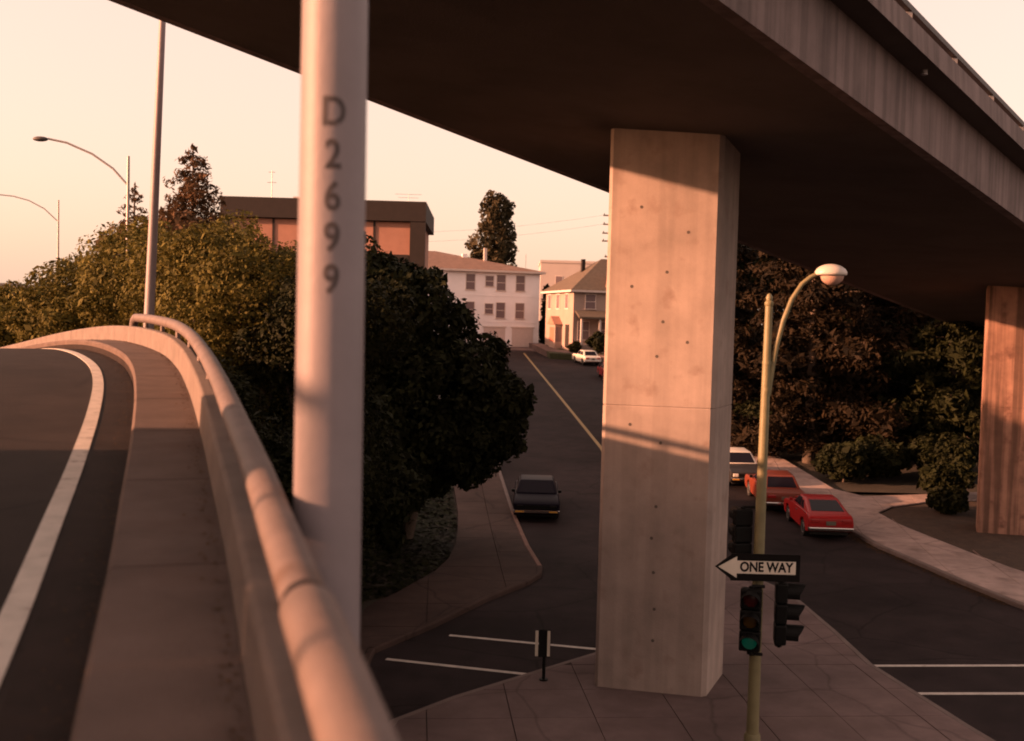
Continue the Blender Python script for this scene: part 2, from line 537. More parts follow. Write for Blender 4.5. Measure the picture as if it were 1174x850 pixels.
# traffic island with the column
isl = [(-2.10, 20.10), (-1.0, 21.5), (.41, 22.95), (2.02, 24.6), (3.5, 26.4), (4.9, 29.2), (5.6, 31.6), (6.6, 32.8), (7.6, 32.4), (8.15, 30.6), (8.29, 26.9), (8.32, 24.3), (8.95, 20.65), (9.6, 17.5), (10.6, 13.0), (-2.6, 13.0), (-2.5, 17.5)]


def inset(poly, d):
    n = len(poly); out = []
    a = sum(poly[i][0] * poly[(i + 1) % n][1] - poly[(i + 1) % n][0] * poly[i][1] for i in range(n))
    sg = 1 if a > 0 else -1
    for i in range(n):
        p, q, r_ = Vector(poly[i - 1]), Vector(poly[i]), Vector(poly[(i + 1) % n])
        t1, t2 = (q - p).normalized(), (r_ - q).normalized()
        n1, n2 = Vector((-t1.y, t1.x)) * sg, Vector((-t2.y, t2.x)) * sg
        bs = (n1 + n2).normalized()
        out.append(tuple(q + bs * (d / max(.4, bs.dot(n1)))))
    return out


island = bed('traffic_island', inset(isl, .05), KH - .05, M['gutter'])
slabs(island, inset(isl, .17), 1.6, R(5), KH, M['walk'], gap=.009)
kerb(island, isl[::-1] + [isl[-1]], KH, M['curb'])

# left pavement that turns the corner
lc = [(-3.0, 13), (-2.75, 17.5), (-2.72, 20), (-2.98, 22.5), (-2.95, 24.5), (-1.72, 26.75), (-.48, 29.4), (.62, 31.3), (1.05, 32.4), (1.10, 33.4), (.75, 36.45), (.25, 42.45), (-.36, 50.45), (-1.0, 70), (-1.65, 90), (-2.75, 122)]
li = [(-4.9, 122), (-3.9, 90), (-3.3, 70), (-2.6, 52), (-2.41, 47.25), (-1.95, 42), (-1.78, 38.5), (-1.74, 36.15), (-1.85, 34), (-2.15, 32.3), (-3.06, 29.4), (-3.9, 27.6), (-4.7, 24.5), (-5.2, 20), (-5.4, 13)]
lwalk = bed('pavement_corner', [(x - .03, y) for x, y in lc] + li, KH - .05, M['gutter'])
near = [(p[0] - .17, p[1]) for p in lc if p[1] < 60] + [p for p in li if p[1] < 60]
slabs(lwalk, near, 2.2, R(4), KH, M['shaded_walk'], gap=.008)
MB().prism([(-1.2, 50.7), (-.53, 50.6), (-1.17, 70), (-1.82, 90), (-2.95, 122), (-4.8, 122), (-3.8, 90), (-3.2, 70), (-2.5, 53)], lambda x, y: zg(y) + .02, lambda x, y: zg(y) + KH).build('far_paving', M['shaded_walk'], lwalk)
kerb(lwalk, lc[:5], KH, M['shaded_walk'])
kerb(lwalk, lc[4:10], KH, M['shaded_walk'])
kerb(lwalk, lc[9:12], KH, M['redcurb'], 'stained_curb')
kerb(lwalk, lc[11:], KH, M['curb'])

# right pavement with a path branching off, and the mulch bed
rc = [(19.5, 12), (17.4, 20), (15.6, 26), (14.27, 30.45), (13.81, 32.95), (13.45, 35.5), (12.98, 38.2), (12.83, 40.55), (12.6, 46), (12.0, 58), (10.9, 82), (9.65, 108), (9.0, 122)]
ro = [(11.2, 122), (11.7, 108), (12.9, 82), (14.0, 58), (14.55, 48.6), (15.4, 47.2), (17.6, 47.7), (22, 49.0), (22, 47.6), (17.8, 46.3), (15.95, 45.2), (15.0, 44.0), (15.1, 41.85), (15.62, 38.95), (16.25, 34.9), (17.3, 30.45), (19.2, 25), (21.5, 18), (23, 12)]
rwalk = bed('pavement_along_parked_cars', [(x + .03, y) for x, y in rc] + ro, KH - .05, M['gutter'])
rnear = [(p[0] + .17, p[1]) for p in rc if 18 < p[1] < 60] + [p for p in ro if 16 < p[1] < 60]
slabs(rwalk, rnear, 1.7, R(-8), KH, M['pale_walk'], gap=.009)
MB().prism([(12.3, 58.3), (11.1, 82), (9.83, 108), (9.2, 122), (11.0, 122), (11.5, 108), (12.7, 82), (13.8, 58.3)], lambda x, y: zg(y) + .02, lambda x, y: zg(y) + KH).build('far_paving', M['walk'], rwalk)
kerb(rwalk, rc[::-1], KH, M['curb'])
mulch = bed('mulch_bed', [(16.3, 34.9), (15.67, 38.95), (15.15, 41.85), (15.05, 43.9), (15.98, 45.1), (17.85, 46.2), (22, 47.5), (30, 48), (30, 25), (19.3, 25), (17.4, 30.45)], KH - .06, M['mulch'])

# ------------------------------------------------------------------ elevated exit ramp under the camera
RP = [(.34, -1.5, 5.91), (.00, .6, 6.04), (-.405, 2.15, 6.13), (-.85, 3.59, 6.22), (-1.11, 4.43, 6.27), (-1.48, 5.63, 6.34), (-2.01, 7.28, 6.44), (-2.67, 9.33, 6.56), (-3.62, 12.16, 6.73), (-4.6, 14.85, 6.89), (-5.65, 17.3, 7.00),
      (-7.3, 20.6, 7.05), (-9.2, 24.0, 6.98), (-11.5, 27.4, 6.74), (-14.3, 30.9, 6.30), (-18, 34.6, 5.65), (-23, 38.6, 4.75), (-30, 43, 3.6)]
RP = [(1.9, -8, 5.55), (1.2, -4.2, 5.76)] + RP


def catmull(P, k=6):
    out = []
    for i in range(len(P) - 1):
        p0, p1, p2, p3 = P[max(i - 1, 0)], P[i], P[i + 1], P[min(i + 2, len(P) - 1)]
        for j in range(k):
            t = j / k
            out.append(tuple(.5 * (2 * b_ + (c - a) * t + (2 * a - 5 * b_ + 4 * c - d) * t * t + (3 * b_ - a - 3 * c + d) * t ** 3) for a, b_, c, d in zip(p0, p1, p2, p3)))
    out.append(P[-1])
    return out


PATH = catmull(RP)
cum = [0]
for p, q in zip(PATH, PATH[1:]): cum.append(cum[-1] + math.dist(p, q))


def on_path(s, off=0.0, dz=0.0):
    """point at arc length s along the ramp edge, off metres to the left"""
    s = max(0, min(cum[-1] - 1e-4, s))
    i = max(0, min(len(cum) - 2, int(np.searchsorted(cum, s)) - 1))
    t = (s - cum[i]) / (cum[i + 1] - cum[i])
    p, q = PATH[i], PATH[i + 1]
    a, c = PATH[max(i - 1, 0)], PATH[min(i + 2, len(PATH) - 1)]
    tx, ty = c[0] - a[0], c[1] - a[1]; L = math.hypot(tx, ty)
    return (lerp(p[0], q[0], t) - ty / L * off, lerp(p[1], q[1], t) + tx / L * off, lerp(p[2], q[2], t) + dz)


def s_at(y):
    for i, p in enumerate(PATH):
        if p[1] >= y: return cum[i]
    return cum[-1]


ramp = tag(empty('exit_ramp', (0, 0, 0)), 'curving elevated concrete exit ramp with roadway, narrow safety walk and low parapet', 'ramp')
WW, LW = .55, 8.6
MB().sweep(PATH, [(WW + .02, -.20), (LW, -.20), (LW, -.26), (WW + .02, -.26)]).build('roadway', M['ramp_asphalt'], ramp)
MB().sweep(PATH, [(WW + .01, -.196), (WW + .32, -.196), (WW + .32, -.215), (WW + .01, -.215)]).build('gutter', M['gutter'], ramp)
MB().sweep(PATH, [(.91, -.192), (1.04, -.192), (1.04, -.212), (.91, -.212)]).build('edge_line', M['line'], ramp)
MB().sweep(PATH, [(-.20, -.30), (LW + .3, -.30), (LW + .3, -.62), (6.6, -.95), (6.0, -2.1), (.9, -2.1), (.3, -.95), (-.20, -.62)]).build('box_girder', M['fascia'], ramp)
MB().sweep(PATH, [(.0, -.27), (WW, -.27), (WW, -.03), (.0, -.03)]).build('walk_bed', M['gutter'], ramp)
s = s_at(-5)
while s < s_at(34):
    s1 = s + 2.15
    seg_pts = [on_path(lerp(s + .012, s1 - .012, i / 5)) for i in range(6)]
    MB().sweep(seg_pts, [(-.004, -.10), (WW, -.10), (WW + .012, -.03), (WW - .012, .0), (-.012, .0)]).build('slab', M['ramp_walk'], ramp)
    s = s1
# parapet: low concrete upstand in poured lengths
s = s_at(-6)
while s < cum[-1] - .5:
    s1 = min(s + 6.45, cum[-1]) if s > s_at(-5) else s_at(14.5); hp = .30
    seg_pts = [on_path(lerp(s + .008, s1 - .008, i / 48)) for i in range(49)]
    MB().sweep(seg_pts, [(.0, -.299), (-.19, -.299), (-.17, hp - .02), (-.15, hp), (-.05, hp), (-.03, hp - .02)]).build('parapet', M['parapet'], ramp, bevel=.01)
    s = s1
# unseen wall added left of the ramp to keep low sun off the roadway
wl_ = tag(empty('shade_wall', (0, 0, 0)), 'unseen concrete wall added along the exit ramp to shade its roadway', 'wall')
s = s_at(-7); wend = s_at(9.0)
while s < wend:
    s1 = s + 3.0
    seg_pts = [on_path(lerp(s + .0005, s1 - .0005, i / 6)) for i in range(7)]
    hw_ = 2.27
    MB().sweep(seg_pts, [(LW - .45, -.205), (LW - .1, -.205), (LW - .1, hw_), (LW - .32, hw_)]).build('panel', M['fascia'], wl_)
    s = s1

wt = [on_path(lerp(s_at(-7), s_at(3.5) + 2.5, i / 30), LW - .2, 2.27 + .62) for i in range(31)]  # pipe and posts added on the wall to cast a shadow band on the pole
MB().tube(wt, .05, 10).build('shadow_rail', M['rail'], wl_, smooth=True)
for i in range(0, 31, 4):
    MB().tube([wt[i], (wt[i][0], wt[i][1], wt[i][2] - .64)], .03, 8).build('rail_post', M['rail'], wl_)

# pipe guard rail on short posts
gr = tag(empty('guard_rail', (0, 0, 0)), 'thick painted steel pipe rail on short posts along the ramp parapet', 'railing')
RH = .46
sj = s_at(3.25)
def rail_pts(sa, sb, n):
    return [on_path(lerp(sa, sb, i / n), -.165, RH) for i in range(n + 1)]
pts = rail_pts(s_at(-6), sj - .01, 30)
e0, e1 = Vector(pts[-2]), Vector(pts[-1])
MB().tube(pts + [tuple(e1 + (e1 - e0).normalized() * d) for d in (.025, .040)], [.092] * len(pts) + [.078, .045], 24).build('rail_pipe', M['rail'], gr, smooth=True)
MB().tube(rail_pts(sj - .02, sj + .11, 2), .048, 20).build('expansion_sleeve', M['black'], gr, smooth=True)
s = sj + .085; send = s_at(20.4)
while s < send - 1:
    s1 = min(s + 9.2, send)
    tail_ = [on_path(s1 + .16, -.165, RH - .05), on_path(s1 + .22, -.165, RH - .13), on_path(s1 + .24, -.165, .22)] if s1 >= send else []
    MB().tube(rail_pts(s, s1 - .02, 40) + tail_, .079, 24).build('rail_pipe', M['rail'], gr, smooth=True)
    if not tail_: MB().tube(rail_pts(s1 - .04, s1 + .02, 2), .055, 16).build('expansion_sleeve', M['darksteel'], gr, smooth=True)
    s = s1
s = s_at(2.05)
while s < send:
    p0, p1 = on_path(s, -.165, .10), on_path(s, -.165, RH - .05)
    pst = MB().tube([p0, p1], [.045, .034], 12).build('rail_post', M['rail'], gr, smooth=True)
    MB().lathe([(.055, 0), (.055, .018)], p0, 'z', 12).build('base_flange', M['rail'], pst)
    s += 1.85

# ------------------------------------------------------------------ overpass
A0 = Vector((2.789, 14.598)); DU = Vector((.6057, .7957)); DN = Vector((-.7957, .6057)); DW = 9.32


def zR(s_): return 11.80 - .0776 * s_
def zL(s_): return 12.27 - .0940 * s_
def dk(s_, off, dz):
    """point of the deck: s_ along, off metres left of the near web"""
    p = A0 + DU * s_ + DN * off
    return (p.x, p.y, lerp(zR(s_), zL(s_), off / DW) + dz)


over = tag(empty('overpass', (0, 0, 0)), 'dark concrete freeway overpass crossing overhead and descending to the right', 'overpass')
S = [-60 + 3.0 * i for i in range(0, 52)]


def deck_sweep(prof, name, mt, sm=False):
    q = MB(); k = len(prof)
    for s_ in S:
        for o_, dz in prof: q.v.append(dk(s_, o_, dz))
    for i in range(len(S) - 1):
        for j in range(k):
            a, b_ = i * k + j, i * k + (j + 1) % k
            q.f.append((a, a + k, b_ + k, b_))
    q.f.append(tuple(range(k))); q.f.append(tuple((len(S) - 1) * k + j for j in range(k)))
    return q.build(name, mt, over)


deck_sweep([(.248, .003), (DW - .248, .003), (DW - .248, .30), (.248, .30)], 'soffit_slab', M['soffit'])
deck_sweep([(0.0, 0), (.25, 0), (.25, 1.22), (0, 1.22)], 'web_wall', M['fascia'])
deck_sweep([(DW, 0), (DW - .25, 0), (DW - .25, 1.22), (DW, 1.22)], 'web_wall', M['fascia'])
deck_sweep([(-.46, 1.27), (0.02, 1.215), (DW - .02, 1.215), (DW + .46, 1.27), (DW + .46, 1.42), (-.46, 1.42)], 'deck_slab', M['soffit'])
deck_sweep([(-.50, 1.25), (-.20, 1.43), (-.20, 1.68), (-.47, 1.68)], 'edge_parapet', M['fascia'])
deck_sweep([(DW + .50, 1.25), (DW + .20, 1.43), (DW + .20, 1.68), (DW + .47, 1.68)], 'edge_parapet', M['fascia'])
for o_ in (-.36, DW + .36):
    rl_ = deck_sweep([(o_ - .07, 1.84), (o_ + .07, 1.84), (o_ + .07, 1.94), (o_ - .07, 1.94)], 'bridge_rail', M['darksteel'])
    pm = MB().box(-.05, .05, -.05, .05, 0, .17)
    first = None
    for k in range(30):
        s_ = -50 + 2.8 * k
        p = dk(s_, o_, 1.675)
        if first is None:
            first = pm.build('rail_post', M['steel'], rl_); first.location = p
        else:
            o2 = first.copy(); col.objects.link(o2); o2.location = p
# drain outlet on the near overhang
p = dk(7.4, -.24, 1.25)
MB().lathe([(.06, -.10), (.06, .03)], p, 'z', 12).build('drain_pipe', M['steel'], over)


def column(corners, z0, z1, joints, label, ch=.09, mt='concrete'):
    """skewed pier with small chamfers, poured in lifts; the joint between lifts is a groove"""
    n = len(corners)
    cx, cy = sum(p[0] for p in corners) / n, sum(p[1] for p in corners) / n
    root = tag(empty('overpass_column', (cx, cy, z0)), label, 'column', 'overpass columns')
    ring = []
    for i in range(n):
        p, q, r_ = Vector(corners[i - 1]), Vector(corners[i]), Vector(corners[(i + 1) % n])
        ring += [q + (p - q).normalized() * ch, q + (r_ - q).normalized() * ch]
    ring = [(v.x - cx, v.y - cy) for v in ring]
    lv = [z0] + joints + [z1]
    n = len(ring)
    for a, b_ in zip(lv, lv[1:]):
        q = MB()
        for z_, i_ in ((a, .985), (a + .018, 1), (b_ - .018, 1), (b_, .985)):
            for x, y in ring: q.v.append((x * i_, y * i_, z_ - z0))
        for i in range(3):
            for k in range(n): q.f.append((i * n + k, i * n + (k + 1) % n, (i + 1) * n + (k + 1) % n, (i + 1) * n + k))
        q.f.append(tuple(range(n))[::-1]); q.f.append(tuple(3 * n + k for k in range(n)))
        q.build('lift', M[mt], root)
    return root


c1 = column([(1.85, 22.25), (4.08, 21.75), (4.75, 23.35), (2.52, 23.85)], KH - .04, 11.66, [5.98], 'broad concrete overpass column on the traffic island beside the signal pole')
fd = Vector((4.08 - 1.85, 21.75 - 22.25)).normalized(); fn = Vector((fd.y, -fd.x))
fc = Vector(((1.85 + 4.08) / 2, 22.0))
for (px, pz) in [(.05, 1.1), (.06, 1.75), (.02, 2.5), (-.04, 3.2), (.03, 3.85), (.08, 5.15), (-.05, 6.9), (.05, 7.6), (.1, 8.6), (-.55, 5.5), (.55, 7.2), (-.6, 8.3), (.5, 9.4), (-.45, 9.9)]:
    q = MB().lathe([(.034, -.02), (.034, .004)], (0, 0, 0), 'y', 10)
    h_ = q.build('tie_hole', M['soffit'], c1)
    w_ = fc + fd * px
    h_.location = (w_.x - c1.location.x, w_.y - c1.location.y, pz); h_.rotation_euler = (0, 0, math.atan2(fn.y, fn.x) - math.pi / 2)
column([(17.72, 40.95), (20.0, 40.45), (20.65, 42.05), (18.37, 42.55)], .05, 9.75, [4.9], 'far concrete overpass column rising from the mulch bed beside low shrubs', mt='stained')
column([(-12.2, 3.6), (-9.9, 3.1), (-9.25, 4.7), (-11.55, 5.2)], -.1, 13.9, [5.9], 'concrete overpass column beyond the exit ramp roadway')

# ------------------------------------------------------------------ lamp poles of the ramp
def lamp_pole(base, top, r0, r1, label, digits=None):
    root = tag(empty('light_pole', base), label, 'light pole', 'tall light poles beside the exit ramp')
    d = Vector(top) - Vector(base)
    MB().tube([tuple(d * t) for t in (0, .25, .5, .75, 1)], [lerp(r0, r1, t) for t in (0, .25, .5, .75, 1)], 40).build('pole_shaft', M['pole'], root, smooth=True)
    MB().box(-.2, .2, -.2, .2, -.04, .0).build('base_plate', M['steel'], root)
    arm = [tuple(d + Vector((-.0 - 3.2 * t, .6 * t, 1.0 * math.sin(t * math.pi / 2) - .3))) for t in [i / 10 for i in range(11)]]
    MB().tube(arm, [lerp(.05, .03, i / 10) for i in range(11)], 12).build('lamp_arm', M['pole'], root, smooth=True)
    h = MB(); e = arm[-1]
    for i in range(9):
        t = i / 8; w = .16 * math.sin(math.pi * min(1, .12 + .88 * t)) ** .6 + .02
        for k in range(12):
            a = 2 * math.pi * k / 12
            h.v.append((e[0] - .75 * t, e[1] + w * math.cos(a), e[2] + .55 * w * math.sin(a)))
    h.f = [(i * 12 + k, i * 12 + (k + 1) % 12, i * 12 + 12 + (k + 1) % 12, i * 12 + 12 + k) for i in range(8) for k in range(12)] + [tuple(range(12)), tuple(96 + k for k in range(12))]
    h.build('lamp_head', M['lampwhite'], root, smooth=True)
    if digits:
        for ch, z in digits:
            me = text_mesh(ch, .176, .0, .0042)
            rr = lerp(r0, r1, (z - base[2]) / d.z) + .0012
            ax = Vector(base) + d * ((z - base[2]) / d.z)
            face = math.atan2(-ax.y, -ax.x)        # towards the walk where the stencil can be read
            bmx = bmesh.new(); bmx.from_mesh(me)
            bmesh.ops.triangulate(bmx, faces=bmx.faces[:]); bmesh.ops.subdivide_edges(bmx, edges=bmx.edges[:], cuts=1)
            for v in bmx.verts:
                a = face + v.co.x * .85 / rr
                v.co = Vector((ax.x - base[0] + rr * math.cos(a), ax.y - base[1] + rr * math.sin(a), z - base[2] + v.co.y))
            bmx.to_mesh(me); bmx.free()
            me.materials.clear(); me.materials.append(M['stencil'])
            mesh_obj('stencilled_character', me, root)
    return root


lamp_pole((-.812, 4.9, 4.90), (-.850, 4.9, 16.5), .159, .118, 'thick pale light pole stencilled D2699 standing at the ramp guard rail',
          [(c_, CAM_Z + (h_ - CAM_Z) * 4.9 / 3.45) for c_, h_ in (('D', 8.225), ('2', 8.095), ('6', 7.968), ('9', 7.843), ('9', 7.715))])
# corbel that carries the pole
q = MB().prism([(-1.1, 4.45), (-.55, 4.45), (-.55, 5.15), (-1.1, 5.15)], 4.3, 4.855)
q.build('pole_corbel', M['fascia'], ramp)
lamp_pole((-7.72, 23.0, 6.2), (-7.40, 23.0, 15.8), .115, .055, 'slim tall light pole rising out of the shrubs beyond the ramp bend')


def highway_lamp(base, ztop, arm, label):
    root = tag(empty('highway_lamp', base), label, 'street lamp', 'distant highway lamps above the shrubs')
    MB().tube([(0, 0, 0), (0, 0, ztop - base[2])], [.11, .06], 12).build('pole_shaft', M['steel'], root, smooth=True)
    MB().tube([(x - base[0], 0, z - base[2]) for x, z in arm], .045, 8).build('lamp_arm', M['steel'], root, smooth=True)
    x, z = arm[-1]
    MB().add(*ellipsoid((x - base[0] - .32, 0, z - base[2] - .02), (.34, .17, .11), 12, 8)).build('lamp_head', M['darksteel'], root, smooth='all')
    return root


def ellipsoid(c, r_, seg=16, rings=10):
    vs, fs = [], []
    for i in range(rings + 1):
        th = math.pi * i / rings
        for k in range(seg):
            a = 2 * math.pi * k / seg
            vs.append((c[0] + r_[0] * math.sin(th) * math.cos(a), c[1] + r_[1] * math.sin(th) * math.sin(a), c[2] + r_[2] * math.cos(th)))
    for i in range(rings):
        for k in range(seg):
            fs.append((i * seg + k, (i + 1) * seg + k, (i + 1) * seg + (k + 1) % seg, i * seg + (k + 1) % seg))
    return vs, fs


highway_lamp((-16.65, 47, 4.6), 14.3, [(-16.7, 13.1), (-17.3, 13.75), (-18.2, 14.35), (-19.3, 14.8), (-20.1, 14.95)], 'curved-arm highway lamp over the shrubs beside the slim light pole')
highway_lamp((-35.5, 85, 4.6), 16.2, [(-35.6, 14.6), (-36.6, 15.5), (-37.8, 16.1), (-39.0, 16.4), (-40.2, 16.5)], 'fainter curved-arm highway lamp at the photo\'s edge above far shrubs')

# ------------------------------------------------------------------ street lamp, signals, sign, marker
PX, PY = 4.28, 18.4
sl = tag(empty('street_lamp', (PX, PY, KH)), 'cream-green street lamp post with curved arm standing at the traffic island', 'street lamp')
MB().tube([(0, 0, 0), (0, 0, 4.0), (.02, 0, 7.85)], [.108, .090, .062], 24).build('post_shaft', M['post'], sl, smooth=True)
MB().lathe([(.2, 0), (.2, .05), (.15, .12), (.14, .5), (.125, .55)], (0, 0, 0), 'z', 20).build('post_base', M['post'], sl, smooth=True)
MB().lathe([(.062, 7.85), (.076, 7.88), (.076, 7.92), (.05, 7.95), (.06, 8.0), (.03, 8.06), (.005, 8.07)], (.02, 0, 0), 'z', 16).build('finial', M['post'], sl, smooth=True)
armp = [(.055, 0, 6.35), (.10, 0, 6.75), (.17, 0, 7.2), (.27, 0, 7.62), (.40, 0, 7.98), (.56, 0, 8.24), (.70, 0, 8.36), (.82, 0, 8.42)]
MB().tube(armp, [.05, .048, .046, .044, .042, .04, .038, .036], 16).build('lamp_arm', M['post'], sl, smooth=True)
for z in (6.45, 6.9):
    MB().lathe([(.078, -.03), (.078, .03)], (.02, 0, z), 'z', 18).build('arm_clamp', M['post'], sl)
hd = MB()
vs_, fs_ = ellipsoid((1.04, 0, 8.43), (.27, .22, .16), 24, 14)
vs_ = [(x, y, z if z > 8.41 else 8.41 + (z - 8.41) * .25) for x, y, z in vs_]
lh = hd.add(vs_, fs_).build('lamp_head', M['lampwhite'], sl, smooth='all')
vs_, fs_ = ellipsoid((1.06, 0, 8.40), (.20, .17, .17), 20, 12)
MB().add(vs_, fs_).build('lamp_glass', M['lampglass'], lh, smooth='all')


def signal_head(name, label, loc, rz, lit=None, bracket=1):
    """three-section head; its lenses look along local -y"""
    root = tag(empty(name, loc, rz), label, 'traffic signal', 'traffic signal heads on the lamp post')
    for k, lm in enumerate((M['green'] if lit == 'green' else M['redlens'], M['amberlens'], M['redlens'])):
        z = .18 + .355 * k
        MB().box(-.175, .175, -.10, .10, z - .172, z + .172).build('housing', M['black'], root, bevel=.03)
        v = MB()                                       # cut-away visor
        n = 14
        for j in range(n + 1):
            a = R(-35) + R(250) * j / n
            for rr, dep in ((.155, -.10), (.155, -.40 + .10 * (1 - math.sin(max(0, min(math.pi, a))))), (.148, -.40 + .10 * (1 - math.sin(max(0, min(math.pi, a))))), (.148, -.10)):
                v.v.append((rr * math.cos(a), dep, z + rr * math.sin(a)))
        for j in range(n):
            for i in range(4):
                v.f.append((j * 4 + i, j * 4 + (i + 1) % 4, j * 4 + 4 + (i + 1) % 4, j * 4 + 4 + i))
        v.f.append((0, 1, 2, 3)); v.f.append(tuple(n * 4 + i for i in range(4)))
        v.build('visor', M['black'], root)
        vs_, fs_ = ellipsoid((0, -.10, z), (.125, .03, .125), 20, 10)
        use = lm if not (lit == 'green' and k) else (M['amberlens'], M['redlens'])[k - 1]
        if lit != 'green' and k == 0: use = M['redlens']
        MB().add(vs_, fs_).build('lens', use, root, smooth='all')
    for z in (-.05, 1.10):
        MB().tube([(0, 0, z), (0, 0, z + (.06 if z < 0 else -.06))], .045, 10).build('mounting_hub', M['black'], root)
        MB().tube([(0, 0, z), (bracket * .42, .05, z)], .028, 10).build('mounting_bracket', M['black'], root)
    return root


signal_head('signal_head', 'black signal head with its green lens lit, under the arrow sign', (PX - .17, PY - .30, 2.20), R(-16), 'green', .5)
signal_head('signal_head', 'black signal head in profile with visors pointing away from the broad column', (PX + .40, PY - .02, 2.26), R(80), None, .2)
signal_head('signal_head', 'black signal head seen from behind, above the arrow sign', (PX - .27, PY + .12, 3.66), R(190), None, -.7).scale = (.9, .9, .82)

# one-way sign on the post
U = 18.2 / 1250.0
sg = tag(empty('one_way_sign', (PX - .02, PY - .22, 3.60)), 'black and white arrow sign reading ONE WAY above the green signal', 'sign')


def plate(poly, y0, y1, name, mt, parent):
    q = MB(); n = len(poly)
    q.v = [(x, y0, z) for x, z in poly] + [(x, y1, z) for x, z in poly]
    q.f = [tuple(range(n)), tuple(range(n, 2 * n))[::-1]] + [(i, n + i, n + (i + 1) % n, (i + 1) % n) for i in range(n)]
    return q.build(name, mt, parent)


cx_, cy_ = 870, 648.5
def sgn(pts): return [((x - cx_) * U, -(y - cy_) * U) for x, y in pts]
bd = plate(sgn([(818, 648.5), (836, 634.5), (836, 633), (916, 633), (916, 664.5), (836, 664.5), (836, 662.5)]), 0, .02, 'sign_board', M['signblack'], sg)
plate(sgn([(821.5, 648.5), (843, 636.2), (843, 661), ]), -.004, .004, 'arrow_head', M['signwhite'], sg)
plate(sgn([(843, 641), (911, 641), (911, 656), (843, 656)]), -.004, .004, 'arrow_shaft', M['signwhite'], sg)
me = text_mesh('ONE WAY', .225, .001, .008)
xs_ = [v.co.x for v in me.vertices]; wid = max(xs_) - min(xs_)
for v in me.vertices:
    x, y, z = v.co
    v.co = ((x / wid) * .90, -.006 - z, y)
me.materials.clear(); me.materials.append(M['signblack'])
mesh_obj('lettering', me, sg, ((877 - cx_) * U, 0, -.0))
MB().box(-.03, .03, .02, .12, -.18, .18).build('sign_bracket', M['steel'], sg)

# object marker on the island edge
mk = tag(empty('object_marker', (.83, 22.55, KH)), 'short dark marker post with two white reflector strips at the island edge', 'marker post')
MB().tube([(0, 0, 0), (0, 0, 1.05)], .035, 12).build('post_shaft', M['black'], mk)
MB().box(-.12, .12, -.05, -.035, .50, 1.08).build('marker_panel', M['black'], mk, bevel=.01)
for x in (-.165, .085):
    MB().box(x - .03, x + .03, -.056, -.049, .52, 1.06).build('reflector_strip', M['retro'], mk)
MB().lathe([(.09, -.0), (.09, .03)], (0, 0, 0), 'z', 14).build('base_flange', M['black'], mk)


